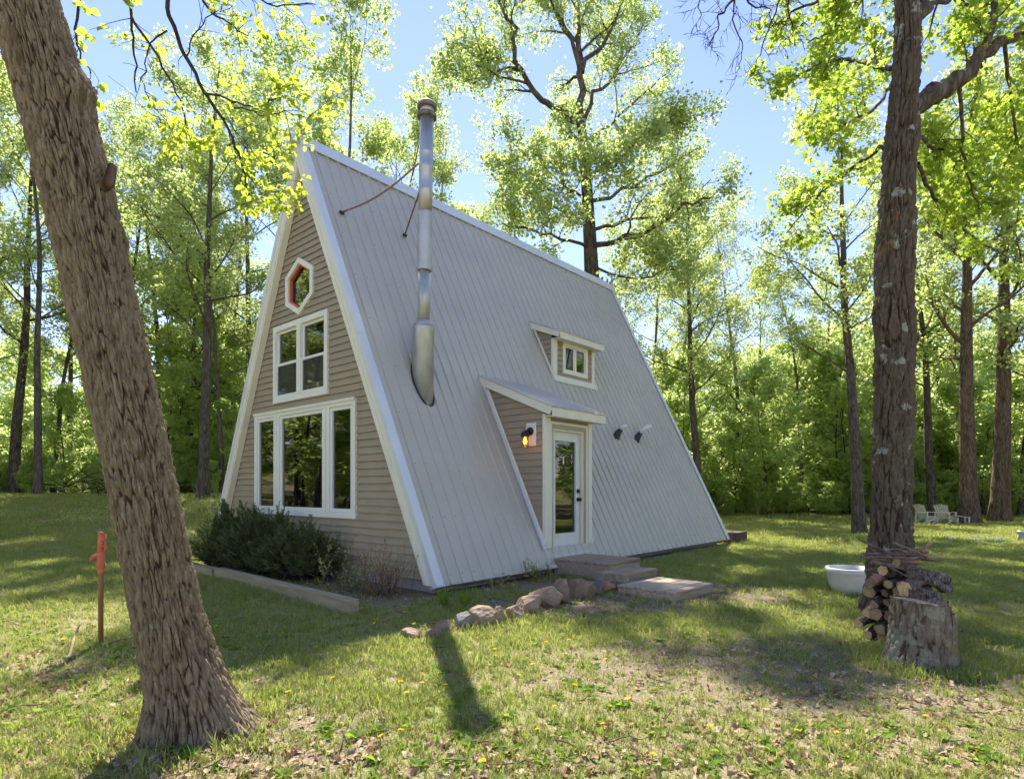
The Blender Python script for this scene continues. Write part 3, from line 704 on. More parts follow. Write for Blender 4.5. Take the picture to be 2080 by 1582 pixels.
# window dormer
TW = 1.629
wd = empty('window_dormer', (0, 0, 0)); wd.parent = house
zline2 = shed_roof(wd, 4.385, 5.96, 2.17, 4.505, 1.40, 4.20, 0.125, 4.46, 1.629)
cheek(wd, WS0, 1, TW + 0.03, 3.40, zline2, 4.5)
cheek(wd, WS1, -1, TW + 0.03, 3.40, zline2, 4.5)
box('corner_trim', WS0 - 0.016, WS0 + 0.12, TW - 0.02, TW + 0.03, 3.37, 4.10, M['trim'], wd)
box('corner_trim', WS1 - 0.085, WS1 + 0.012, TW - 0.02, TW + 0.03, 3.37, 4.10, M['trim'], wd)
DW = (4.765, 5.625, 3.462, 4.085)
for k in range(8):
    z0 = 3.395 + k * CO; z1 = min(z0 + CO - 0.001, 4.10)
    if z0 > 4.09: break
    spans = [(WS0 + 0.1205, DW[0] + 0.02), (DW[1] - 0.02, WS1 - 0.0855)] if z1 > DW[2] + 0.05 else [(WS0 + 0.1205, WS1 - 0.0855)]
    for a, b_ in spans:
        V = [(a, TW - 0.019, z0), (b_, TW - 0.019, z0), (b_, TW + 0.001, z1), (a, TW + 0.001, z1)]; V += [(x, TW + 0.03, zz) for x, _, zz in V]
        obj('siding_board', mesh_np('siding_board', V, faces=[(0, 1, 2, 3), (7, 6, 5, 4), (0, 4, 5, 1), (1, 5, 6, 2), (2, 6, 7, 3), (3, 7, 4, 0)]), M['siding'], wd)
dwf = ring_y('dormer_window', house, DW[0], DW[1], DW[2], DW[3], 0.075, 0.075, 0.075, TW - 0.03, TW + 0.05, WM)
xm = (DW[0] + DW[1]) / 2
box('mullion', xm - 0.032, xm + 0.032, TW - 0.018, TW + 0.045, DW[2] + 0.0755, DW[3] - 0.0755, WM, dwf)
for a, b_ in ((DW[0] + 0.0755, xm - 0.0325), (xm + 0.0325, DW[1] - 0.0755)):
    ring_y('sash', dwf, a, b_, DW[2] + 0.0755, DW[3] - 0.0755, 0.022, 0.022, 0.022, TW - 0.004, TW + 0.03, WM)
    box('pane', a + 0.015, b_ - 0.015, TW + 0.010, TW + 0.016, DW[2] + 0.09, DW[3] - 0.09, M['glass'], dwf)
prism('sill_flashing', [(WS0 - 0.05, TW - 0.022, 3.395), (WS1 + 0.03, TW - 0.022, 3.395), (WS1 + 0.03, TW - 0.075, 3.262), (WS0 - 0.05, TW - 0.075, 3.262)], (0, 0.03, 0.0), M['trim'], wd)
for s in (WS0 - 0.053, WS1 + 0.0245):
    p = [rp(s, 3.62, 0.02), rp(s + 0.028, 3.62, 0.02), rp(s + 0.028, 3.62, 0.055), rp(s, 3.62, 0.055)]
    d = np.array(rp(0, 4.9, 0)) - np.array(rp(0, 3.62, 0)); prism('cheek_trim', p, d, M['trim'], wd)

# --- stove pipe
ch = empty('stove_pipe', (0, 0, 0)); ch.parent = house
def cax(z_): return np.array([0.9 + 0.013 * (z_ - 2.5), 1.3 - 0.009 * (z_ - 2.5), z_])
def pipe(name, segs, mat, sides=28):
    pts = [cax(z_) for z_, r in segs]; return tube(name, pts, [r for z_, r in segs], mat, ch, sides)
pipe('flashing_cone', [(2.0, 0.158), (3.46, 0.158), (3.49, 0.168), (3.53, 0.168), (3.535, 0.155)], M['galv'])
pipe('storm_collar', [(3.537, 0.152), (3.545, 0.157), (3.61, 0.102), (3.615, 0.095)], M['shiny'])
pipe('flue', [(3.60, 0.088), (4.36, 0.088)], M['galv'])
pipe('sleeve', [(4.34, 0.104), (4.36, 0.106), (5.17, 0.106), (5.2, 0.104)], M['galv'])
pipe('flue', [(5.18, 0.099), (5.5, 0.099), (5.515, 0.104), (5.53, 0.099), (5.79, 0.099), (5.8, 0.105), (5.9, 0.105), (5.91, 0.099), (6.05, 0.099), (6.065, 0.104), (6.08, 0.099), (6.60, 0.099)], M['shiny'])
pipe('cap_ring', [(6.57, 0.10), (6.575, 0.142), (6.62, 0.142), (6.645, 0.105)], M['rustcap'])
pipe('cap_throat', [(6.64, 0.098), (6.70, 0.105), (6.705, 0.095)], M['galv'])
pipe('cap_top', [(6.70, 0.12), (6.715, 0.142), (6.755, 0.142), (6.785, 0.125), (6.79, 0.02)], M['rustcap'])
a = cax(5.85)
for s_, t_, bend in ((0.384, 2.612, 0.10), (1.622, 2.639, 0.0)):
    p0 = np.array(rp(s_, t_ / CP, 0.03)); p1 = a + np.array([-0.09 if s_ < 1 else 0.08, 0.06, 0.05])
    pts = [p0 + (p1 - p0) * k + np.array([0, 0, -bend * math.sin(k * math.pi)]) for k in np.linspace(0, 1, 9)]
    tube('brace_rod', pts, 0.014, M['rod'], ch, 8)
    tube('brace_foot', [p0 - np.array([0.03, 0, 0]), p0 + np.array([0.035, 0, 0])], 0.024, M['rubber'], ch, 8)
# dark sealant ring at the foot of the pipe
th_ = np.linspace(0, 2 * np.pi, 33)
rr = [rp(0.9 + 0.163 * math.cos(t), (1.305 + 0.163 * math.sin(t)) / CP, 0.012) for t in th_]
tube('sealant_ring', rr, 0.013, M['rubber'], ch, 6, caps=False)

# --- two plumbing vents
for s_, z_, ln_, r_ in ((5.90, 2.30, 0.12, 0.04), (6.72, 2.29, 0.30, 0.05)):
    vt = empty('vent_pipe', (0, 0, 0)); vt.parent = house
    p0 = np.array(rp(s_, z_ / SP, 0.0)); n_ = np.array([0, -SP, CP])
    tube('boot', [p0 - n_ * 0.01 + np.array([0, -0.01, -0.09]), p0 + n_ * 0.03 + np.array([0, 0, -0.05]), p0 + n_ * 0.08 + np.array([0.02, 0, 0.0]), p0 + n_ * 0.12 + np.array([0.05, 0, 0.05])], [0.085, 0.08, 0.062, 0.05], M['rubber'], vt, 16)
    e = p0 + n_ * 0.12 + np.array([0, 0, 0.05])
    tube('pipe', [e, e + np.array([0.10, -0.10, 0.10]) * (ln_ / 0.25), e + np.array([0.10, -0.10, 0.10]) * (ln_ / 0.25) + np.array([0.08, -0.04, 0.02])], [r_ * 0.9, r_, r_ * 1.05], M['pvc'], vt, 14)

# --- lit wall lamp on the entry cheek
hm = Matrix.Translation((DX, DY, EZ)) @ Matrix.Rotation(ANG, 4, 'Z')
lamp = tag(empty('wall_lantern'), 'lit amber wall lantern on a white plate beside the entry door', 'lamp'); lamp.matrix_world = hm
LX, LT, LZ = DS0 - 0.012, 0.38, 2.02
box('mounting_plate', LX - 0.03, LX - 0.0005, LT - 0.10, LT + 0.10, LZ - 0.20, LZ + 0.16, M['plate'], lamp, 0.012)
k = lathe('canopy', [(0.062, 0), (0.062, 0.02), (0.045, 0.04), (0.02, 0.045)], M['lampblack'], lamp, 18); k.rotation_euler = (0, math.radians(-90), 0); k.location = (LX - 0.0305, LT, LZ + 0.03)
tube('arm', [(LX - 0.07, LT, LZ + 0.03), (LX - 0.12, LT, LZ + 0.035), (LX - 0.155, LT, LZ + 0.01), (LX - 0.16, LT, LZ - 0.02)], 0.012, M['lampblack'], lamp, 8)
lathe('socket_hood', [(0.018, 0.05), (0.05, 0.03), (0.066, -0.01), (0.066, -0.04), (0.04, -0.042)][::-1], M['lampblack'], lamp, 18, (LX - 0.16, LT, LZ - 0.02))
lathe('glass_shade', [(0.055, -0.20), (0.062, -0.19), (0.06, -0.05), (0.052, -0.05), (0.054, -0.185), (0.04, -0.19)], M['lampglass'], lamp, 18, (LX - 0.16, LT, LZ - 0.02))
lathe('bulb', [(0.008, -0.155), (0.026, -0.14), (0.032, -0.115), (0.026, -0.085), (0.014, -0.06), (0.012, -0.045)], M['bulb'], lamp, 14, (LX - 0.16, LT, LZ - 0.02))

# ------------------------------------------------------------------ entry steps (same local frame as the house)
def planked(name, label, cat, s0, s1, t0, t1, ztop, zb, n, mat=M['deckwood'], skew=0.0, front=True):
    e = tag(empty(name), label, cat)
    cs, ct = (s0 + s1) / 2, (t0 + t1) / 2
    e.matrix_world = hm @ Matrix.Translation((cs, ct, 0)) @ Matrix.Rotation(skew, 4, 'Z')
    a0, a1, b0, b1 = s0 - cs, s1 - cs, t0 - ct, t1 - ct
    rnd = random.Random(int(ztop * 1000) + n)
    w_ = (b1 - b0) / n
    for i in range(n):
        o = box('plank', a0 + rnd.uniform(0, 0.012), a1 - rnd.uniform(0, 0.012), b0 + i * w_ + 0.006, b0 + (i + 1) * w_ - 0.006, ztop - 0.034 + rnd.uniform(-.002, .002), ztop + rnd.uniform(-.003, .003), mat, e, 0.004)
    zt = ztop - 0.036
    box('front_board', a0 + 0.012, a1 - 0.012, b0 + 0.008, b0 + 0.044, zb, zt, mat, e, 0.004)
    box('back_board', a0 + 0.012, a1 - 0.012, b1 - 0.044, b1 - 0.008, zb, zt, mat, e, 0.004)
    for a_ in (a0 + 0.0125, a1 - 0.0485): box('side_board', a_, a_ + 0.036, b0 + 0.0445, b1 - 0.0445, zb, zt, mat, e, 0.004)
    return e
planked('entry_deck', 'weathered plank deck box right under the glass entry door', 'deck', 2.40, 3.31, -0.92, 0.055, 0.125, -0.22, 7)
planked('wooden_step', 'low middle plank step between entry deck and landing', 'step', 2.08, 2.98, -1.375, -0.935, 0.045, -0.22, 3)
planked('landing_platform', 'square weathered plank landing lying lowest on the gravel', 'platform', 1.58, 2.53, -2.36, -1.56, -0.005, -0.20, 6, M['deckwood_lit'], skew=math.radians(-4))
planked('rear_step', 'dark wooden step poking out behind the far roof corner', 'step', 9.25, 9.95, -0.15, 1.4, 0.14, -0.2, 5, M['darkwood'])

# landscape timbers edging the bed
def timber(name, label, p0, p1, w_=0.13, h_=0.15):
    d = np.array(p1) - np.array(p0); ln = np.linalg.norm(d); e = box(name, 0, ln, -w_ / 2, w_ / 2, -0.02, h_, M['timber'], None, 0.01)
    e.location = (*p0, float(gz(*p0))); e.rotation_euler = (0, 0, math.atan2(d[1], d[0])); return tag(e, label, 'timber', 'timbers edging the shrub bed')
timber('landscape_timber', 'long square timber edging the bed in front of the shrubs', (-1.62, 6.10), (-4.25, 8.62))
timber('landscape_timber', 'short timber end running on behind the leaning trunk', (-4.33, 8.70), (-5.9, 10.15), 0.13, 0.13)

# ------------------------------------------------------------------ trees
def leaf_mesh(name, pos, dirs, size, rng, shape='simple', up=0.5, mat=None, aspect=0.62):
    """one small blade per entry, folded along its midrib; rnd attribute varies the colour"""
    n = len(pos); pos = np.asarray(pos); 
    d = np.asarray(dirs) + rng.normal(0, 0.55, (n, 3)); d /= np.linalg.norm(d, axis=1, keepdims=True) + 1e-9
    nr = rng.normal(0, 1, (n, 3)); nr[:, 2] = np.abs(nr[:, 2]) + up * 2
    sd = np.cross(d, nr); sd /= np.linalg.norm(sd, axis=1, keepdims=True) + 1e-9; nn = np.cross(sd, d)
    sz = size * rng.uniform(0.65, 1.25, n)
    if shape == 'simple':
        prof = np.array([(0, 0, 0), (0.5, 0.42, 0.10), (0, 1.0, -0.06), (-0.5, 0.42, 0.10)]); tri = np.array([(0, 1, 2), (0, 2, 3)])
    elif shape == 'leaflet':
        prof = np.array([(0, 0, 0), (0.36, 0.25, 0.07), (0.46, 0.5, 0.08), (0, 1.0, -0.1), (-0.46, 0.5, 0.08), (-0.36, 0.25, 0.07), (0, 0.5, 0.0)]); tri = np.array([(0, 1, 6), (1, 2, 6), (2, 3, 6), (3, 4, 6), (4, 5, 6), (5, 0, 6)])
    else:   # lobed oak / maple outline
        prof = np.array([(0, 0, 0), (0.18, 0.2, .03), (0.55, 0.22, .1), (0.28, 0.45, .03), (0.62, 0.66, .08), (0.22, 0.68, .02), (0, 1.0, -.1), (-0.22, 0.68, .02), (-0.62, 0.66, .08), (-0.28, 0.45, .03), (-0.55, 0.22, .1), (-0.18, 0.2, .03), (0, 0.5, 0)])
        tri = np.array([(i, (i + 1) % 12, 12) for i in range(12)])
    k = len(prof)
    V = pos[:, None, :] + sz[:, None, None] * (prof[None, :, 0:1] * aspect / 0.62 * sd[:, None, :] + prof[None, :, 1:2] * d[:, None, :] + prof[None, :, 2:3] * nn[:, None, :])
    T = (np.arange(n)[:, None, None] * k + tri[None]).reshape(-1, 3)
    me = mesh_np(name, V.reshape(-1, 3), tris=T)
    a = me.attributes.new('rnd', 'FLOAT', 'FACE'); a.data.foreach_set('value', np.repeat(rng.uniform(0, 1, n), len(tri)).astype(np.float32))
    if mat: me.materials.append(mat)
    return me

class Wood:
    def __init__(s): s.V = []; s.Q = []; s.n = 0
    def add(s, pts, rad, sides):
        V, Q = tube_np(pts, rad, sides); s.V.append(V); s.Q.append(Q + s.n); s.n += len(V)
    def mesh(s, name, mat):
        me = mesh_np(name, np.concatenate(s.V), quads=np.concatenate(s.Q)); me.materials.append(mat)
        me.polygons.foreach_set('use_smooth', [True] * len(me.polygons)); return me

def walk(p0, d0, ln, nseg, rng, wander=0.18, lift=0.0):
    P = [np.array(p0, float)]; d = np.array(d0, float); d /= np.linalg.norm(d)
    for i in range(nseg):
        d = d + rng.normal(0, wander, 3) + np.array([0, 0, lift]); d /= np.linalg.norm(d); P.append(P[-1] + d * ln / nseg)
    return np.array(P)

def rot_dir(d, ang, rng):
    d = d / np.linalg.norm(d); r = rng.normal(0, 1, 3); s = np.cross(d, r); s /= np.linalg.norm(s); return d * math.cos(ang) + s * math.sin(ang)

def sprout(wood, anch, P, r0, ln, level, rng, nchild, lf, lift=0.03, start=0.25, dens=1.0, sides=5):
    """children along branch polyline P; level 2 = boughs' branches, 1 = twigs carrying leaves"""
    n = len(P)
    for c in range(nchild):
        f = start + (1 - start) * (c + rng.uniform(0.1, 0.9)) / nchild
        x = f * (n - 1); i = min(int(x), n - 2); q = P[i] + (P[i + 1] - P[i]) * (x - i); d = P[i + 1] - P[i]
        L_ = ln * rng.uniform(0.6, 1.15) * (1.15 - 0.6 * f)
        dd = rot_dir(d, rng.uniform(0.5, 1.1), rng); dd[2] += 0.12
        C = walk(q, dd, L_, 5 if level > 1 else 4, rng, 0.2, lift)
        rr = max(0.004, r0 * (1 - 0.7 * f) * (0.55 if level > 1 else 0.5))
        wood.add(C, np.linspace(rr, rr * 0.3, len(C)), sides if level > 1 else 3)
        if level > 1: sprout(wood, anch, C, rr, ln * 0.5, level - 1, rng, max(3, int(nchild * 0.8)), lf, lift, 0.2, dens, 4)
        else:
            for k in range(int(lf)):
                g = rng.uniform(0.15, 1.0) * (len(C) - 1); j = min(int(g), len(C) - 2)
                anch.append((C[j] + (C[j + 1] - C[j]) * (g - j), C[j + 1] - C[j]))

def gen_tree(seed, Ht, r0, base, spread, nl, lf, leafsize, sig=0.16, wood_mat=None, leaf_mat=None, stems=1, ang=(0.75, 1.25), profile='round', twl=1.0, shape='simple', lean=0.03, trunk_sides=10, wand=0.035):
    rng = np.random.default_rng(seed); wood = Wood(); anch = []
    for st in range(stems):
        d0 = np.array([rng.normal(0, lean), rng.normal(0, lean), 1.0])
        if stems > 1: a_ = st * 2 * math.pi / stems + rng.uniform(-.4, .4); d0 = np.array([0.24 * math.cos(a_), 0.24 * math.sin(a_), 1.0])
        hh = Ht * (1 if st == 0 else rng.uniform(0.8, 0.98))
        P = walk((0.15 * math.cos(st * 2.1) * (stems > 1), 0.15 * math.sin(st * 2.1) * (stems > 1), -0.15), d0, hh + 0.15, 16, rng, wand, 0.01 if stems == 1 else 0.02)
        rs = r0 * (1 if stems == 1 else 0.62)
        f = np.linspace(0, 1, len(P)); R = rs * ((1 - f) ** 0.85 * 0.95 + 0.04); R[0] *= 1.35; R[1] *= 1.03
        wood.add(P, R, trunk_sides)
        m_ = max(5, nl // stems)
        for b in range(m_):
            g = base + (0.97 - base) * ((b + rng.uniform(0, 1)) / m_)
            x = g * (len(P) - 1); i = min(int(x), len(P) - 2); q = P[i] + (P[i + 1] - P[i]) * (x - i)
            az = b * 2.4 + rng.uniform(-0.5, 0.5); h_ = (g - base) / (1 - base)
            if profile == 'round': pl = 0.55 + 0.6 * math.sin(min(1, h_ * 0.9 + 0.15) * math.pi)
            elif profile == 'vase': pl = 0.5 + 0.55 * h_
            else: pl = 1.15 - 0.8 * h_
            an = rng.uniform(*ang) * (1.12 - 0.5 * h_)
            dd = np.array([math.sin(an) * math.cos(az), math.sin(an) * math.sin(az), math.cos(an)])
            Lb = spread * pl * rng.uniform(0.75, 1.15)
            C = walk(q, dd, Lb, 8, rng, 0.13, 0.03); rb = max(0.012, R[i] * rng.uniform(0.28, 0.45))
            wood.add(C, np.linspace(rb, rb * 0.22, len(C)), 6)
            sprout(wood, anch, C, rb, Lb * 0.42 * twl, 2, rng, 7, lf)
    pos = np.array([a for a, b in anch]); dr = np.array([b for a, b in anch]); dr = dr / (np.linalg.norm(dr, axis=1, keepdims=True) + 1e-9)
    pos = pos + rng.normal(0, sig, pos.shape) * np.array([1, 1, 0.75])
    wm = wood.mesh('trunk', wood_mat or M['bark_far']); lm = leaf_mesh('crown', pos, dr, leafsize, rng, shape, 0.5, leaf_mat or M['leaf_forest'])
    return wm, lm

TREES = [
    gen_tree(11, 16, 0.155, 0.32, 3.6, 17, 23, 0.095, wood_mat=M['bark_far']),
    gen_tree(12, 16, 0.14, 0.38, 3.0, 16, 23, 0.093, wood_mat=M['bark_grey']),
    gen_tree(13, 16, 0.16, 0.26, 3.8, 18, 22, 0.097, wood_mat=M['bark_far'], profile='cone'),
    gen_tree(14, 16, 0.13, 0.42, 3.2, 15, 25, 0.093, wood_mat=M['bark_far'], profile='vase'),
    gen_tree(15, 16, 0.145, 0.30, 3.3, 18, 22, 0.095, wood_mat=M['bark_grey'], lean=0.07),
]
TREES += [
    gen_tree(16, 16, 0.31, 0.36, 3.4, 17, 21, 0.112, wood_mat=M['bark_oakfar'], lean=0.012, wand=0.016),
    gen_tree(17, 16, 0.205, 0.34, 3.3, 17, 21, 0.110, wood_mat=M['bark_far'], lean=0.012, wand=0.02),
]
VASE = gen_tree(21, 16.5, 0.19, 0.22, 3.0, 27, 36, 0.10, wood_mat=M['bark_grey'], stems=3, ang=(0.45, 0.85), profile='vase')
SAPS = [gen_tree(31 + k, 4.2, 0.035, 0.08, 1.3, 12, 11, 0.095, 0.10, M['bark_twig'], M['leaf_under'], stems=2 if k % 2 else 1, ang=(0.6, 1.2), profile='cone' if k % 2 else 'round', twl=0.9, trunk_sides=5) for k in range(4)]

def place_tree(var, px, Y, hgt, rz, label, group, name='forest_tree', xy=None, tilt=(0, 0), wide=1.0):
    X = (px - 1040) / F * Y if xy is None else xy[0]
    Yy = Y if xy is None else xy[1]
    wm, lm = var
    e = tag(empty(name, (X, Yy, float(gz(X, Yy)) - 0.02), rz), label, 'tree', group)
    e.rotation_euler = (tilt[0], tilt[1], rz); k = hgt / 16.0; e.scale = (k * wide, k * wide, k)
    for nm, me in (('trunk', wm), ('crown', lm)):
        o = bpy.data.objects.new(nm, me); COL.objects.link(o); o.parent = e
    return e

GL, GC, GR = 'woodland trees on the left', 'trees behind the cabin', 'woodland trees on the right'
place_tree(TREES[1], 75, 21, 15.5, 0.4, 'slender straight grey tree at the left lawn edge', GL)
place_tree(TREES[6], 27, 24, 16, 2.2, 'thick dark tree at the far left edge of the woods', GL)
place_tree(TREES[3], 108, 26, 13, 1.1, 'thin tree just right of the slender grey tree', GL)
place_tree(TREES[6], 413, 19.8, 15.0, 3.0, 'dark forked tree beside the left roof edge of the cabin', GL)
place_tree(TREES[4], 452, 25, 12, 0.9, 'thin stemmed tree close to the cabin left roof edge', GL)
place_tree(TREES[2], -70, 22, 15, 5.0, 'tree whose crown reaches in at the left picture edge', GL)
place_tree(TREES[3], 205, 31, 16, 4.1, 'tree deeper in the woods left of the leaning trunk', GL)
place_tree(TREES[0], 310, 28, 16.5, 0.2, 'tree in the woods just right of the leaning trunk', GL)
place_tree(TREES[1], 360, 36, 18, 2.7, 'pale tall tree far back left of the cabin', GL)
place_tree(TREES[4], 530, 27, 19.5, 5.5, 'tall tree rising behind the left roof edge', GC)
place_tree(VASE, 690, 22.5, 16.9, 0.7, 'many stemmed pale tree rising behind the cabin peak', GC, name='many_stemmed_tree')
place_tree(TREES[3], 800, 28, 18.5, 1.9, 'tree showing behind the stove pipe', GC)
place_tree(TREES[1], 905, 35, 16.5, 3.6, 'low distant tree right of the stove pipe', GC)
place_tree(TREES[0], 1010, 37, 15.0, 0.8, 'low distant tree left of the tall oak behind the ridge', GC)
place_tree(TREES[4], 1310, 31, 14.5, 2.0, 'tree behind the rear roof edge', GR)
place_tree(TREES[6], 1420, 25, 13.8, 4.4, 'dark straight tree right of the rear roof edge', GR)
place_tree(TREES[0], 1490, 31, 15.0, 5.2, 'tree in the woods second right of the cabin', GR)
place_tree(TREES[1], 1555, 34, 13.6, 1.3, 'thin pale tree among the right undergrowth', GR)
place_tree(TREES[4], 1630, 30, 11.8, 0.1, 'short leaning tree below the sky gap', GR)
place_tree(TREES[2], 1700, 34, 13.5, 3.3, 'low bushy tree below the sky gap', GR)
place_tree(TREES[6], 1746, 17.2, 13.5, 2.4, 'dark tree half hidden behind the big oak trunk', GR, tilt=(0, 0.05))
place_tree(TREES[6], 1897, 25.3, 14.5, 0.3, 'left leaning tree behind the white chairs', GR, tilt=(0, -0.16))
place_tree(TREES[5], 1970, 21.6, 15.5, 1.0, 'straight brown tree right of the white chairs', GR)
place_tree(TREES[5], 2030, 22.4, 16.5, 3.9, 'stout dark tree near the right edge', GR)
place_tree(TREES[6], 2078, 26, 15.5, 0.6, 'dark tree at the very right edge', GR)
place_tree(TREES[1], 2190, 25, 15.5, 2.9, 'tree whose crown reaches in at the right picture edge', GR)
place_tree(TREES[2], 1830, 33, 15.0, 1.7, 'dense tree far behind the big oak trunk', GR)
place_tree(TREES[0], 1950, 37, 16.0, 4.8, 'distant tree between the straight brown trees', GR)
place_tree(TREES[4], 640, 34, 17, 2.5, 'distant tree behind the cabin peak', GC)
place_tree(TREES[2], 1120, 33, 13, 2.1, 'dense low tree behind the tall oak', GC)

place_tree(TREES[0], 255, 25.5, 15.5, 2.6, 'leafy tree showing just right of the leaning trunk top', GL)
place_tree(TREES[2], 372, 27, 17.0, 1.2, 'dense tree left of the roof edge behind the forked one', GL)
place_tree(TREES[4], 150, 29, 16.0, 5.0, 'leafy tree half covered by the leaning trunk', GL)
place_tree(TREES[0], 470, 30, 18.5, 1.4, 'tall pale tree left of the cabin peak', GC)
place_tree(TREES[2], 760, 33, 20.5, 0.4, 'dense tall tree between cabin peak and stove pipe', GC)
place_tree(TREES[4], 590, 29, 19.5, 3.9, 'tall tree straight above the cabin peak', GC)
place_tree(TREES[2], 1370, 33, 15.5, 5.1, 'dense tree between oak and rear roof edge', GR)
place_tree(TREES[0], 1270, 28, 13.0, 3.1, 'low tree just behind the rear end of the ridge', GR)
# --- tall oak behind the ridge, limbs laid out as in the photograph
def custom_oak():
    rng = np.random.default_rng(77); wood = Wood(); anch = []; Y0 = 20.0
    def A(x, y, dy=0): return at(x, y, Y0 + dy)
    base = A(1203, 800); base[2] = float(gz(base[0], Y0)) - 0.1
    trunk = [base, A(1203, 700), A(1202, 560), A(1198, 480), A(1192, 380), A(1186, 300), A(1180, 250)]
    wood.add(np.array(trunk), [0.34, 0.27, 0.25, 0.22, 0.19, 0.165, 0.15], 12)
    limbs = [
        ([(1178, 250, 0), (1140, 222, -.5), (1100, 195, -1), (1062, 150, -1.2), (1040, 122, -1.2), (985, 120, -1.5), (925, 90, -1.5)], 0.12),
        ([(1045, 125, -1.2), (1040, 60, -1.6), (1015, 0, -1.8), (1000, -60, -2)], 0.07),
        ([(1060, 145, -1.2), (1010, 150, -0.6), (960, 165, -.2), (915, 140, 0)], 0.05),
        ([(1180, 250, 0), (1180, 150, .3), (1175, 60, .5), (1182, -30, .6), (1190, -120, .8)], 0.13),
        ([(1178, 150, .3), (1158, 80, .2), (1112, 0, 0), (1090, -70, 0)], 0.085),
        ([(1182, 148, .3), (1220, 90, .8), (1255, 35, 1), (1285, -50, 1.2)], 0.085),
        ([(1184, 252, 0), (1208, 195, .6), (1245, 150, 1.2), (1290, 90, 1.8), (1310, 30, 2)], 0.075),
        ([(1200, 500, 0), (1250, 490, -.8), (1320, 470, -1.4), (1390, 420, -2), (1450, 400, -2.2)], 0.10),
        ([(1193, 410, 0), (1260, 392, 1), (1340, 350, 1.8), (1420, 300, 2.2)], 0.075),
        ([(1190, 330, 0), (1250, 300, -1), (1330, 260, -1.6), (1400, 255, -2)], 0.065),
        ([(1196, 440, 0), (1130, 425, 1), (1060, 400, 1.6), (1010, 410, 2)], 0.065),
        ([(1190, 350, 0), (1130, 330, -1), (1070, 320, -1.6), (1030, 330, -2)], 0.055),
        ([(1200, 505, 0), (1140, 480, -1.2), (1080, 470, -2), (1020, 450, -2.4)], 0.06),
        ([(1186, 290, 0), (1240, 250, 1.2), (1310, 190, 2), (1350, 150, 2.4)], 0.06),
        ([(1198, 470, 0), (1270, 450, 2), (1360, 440, 3), (1440, 370, 3.6)], 0.07),
        ([(1202, 540, 0), (1250, 560, -1.4), (1310, 570, -2.4), (1370, 540, -3)], 0.05),
        ([(1194, 420, 0), (1180, 400, -1.6), (1150, 380, -3), (1140, 370, -4)], 0.06),
        ([(1192, 380, 0), (1220, 350, -1.8), (1250, 330, -3.2), (1280, 300, -4.2)], 0.06),
        ([(1188, 310, 0), (1170, 280, 2), (1150, 260, 3.4)], 0.05),
    ]
    for pl, r in limbs:
        P = np.array([A(*p) for p in pl]); m = 3 * (len(P) - 1) + 1
        x = np.linspace(0, len(P) - 1, m); Pi = np.stack([np.interp(x, np.arange(len(P)), P[:, k]) for k in range(3)], 1) + rng.normal(0, 0.05, (m, 3)); Pi[0] = P[0]
        wood.add(Pi, np.linspace(r, r * 0.25, m), 7)
        ln = np.linalg.norm(np.diff(Pi, axis=0), axis=1).sum()
        sprout(wood, anch, Pi, r, max(1.3, min(2.1, ln * 0.38)), 2, rng, 9, 42, start=0.22)
    pos = np.array([a for a, b in anch]); dr = np.array([b for a, b in anch]); dr /= np.linalg.norm(dr, axis=1, keepdims=True) + 1e-9
    pos = pos + rng.normal(0, 0.15, pos.shape)
    e = tag(empty('oak_tree', tuple(base)), 'tall spreading oak with dark crooked limbs behind the roof ridge', 'tree', GC)
    wm = wood.mesh('trunk', M['bark_far']); lm = leaf_mesh('crown', pos, dr, 0.096, rng, 'simple', 0.5, M['leaf_forest'])
    for nm, me in (('trunk', wm), ('crown', lm)):
        o = obj(nm, me, None, e); o.location = tuple(-base)
custom_oak()

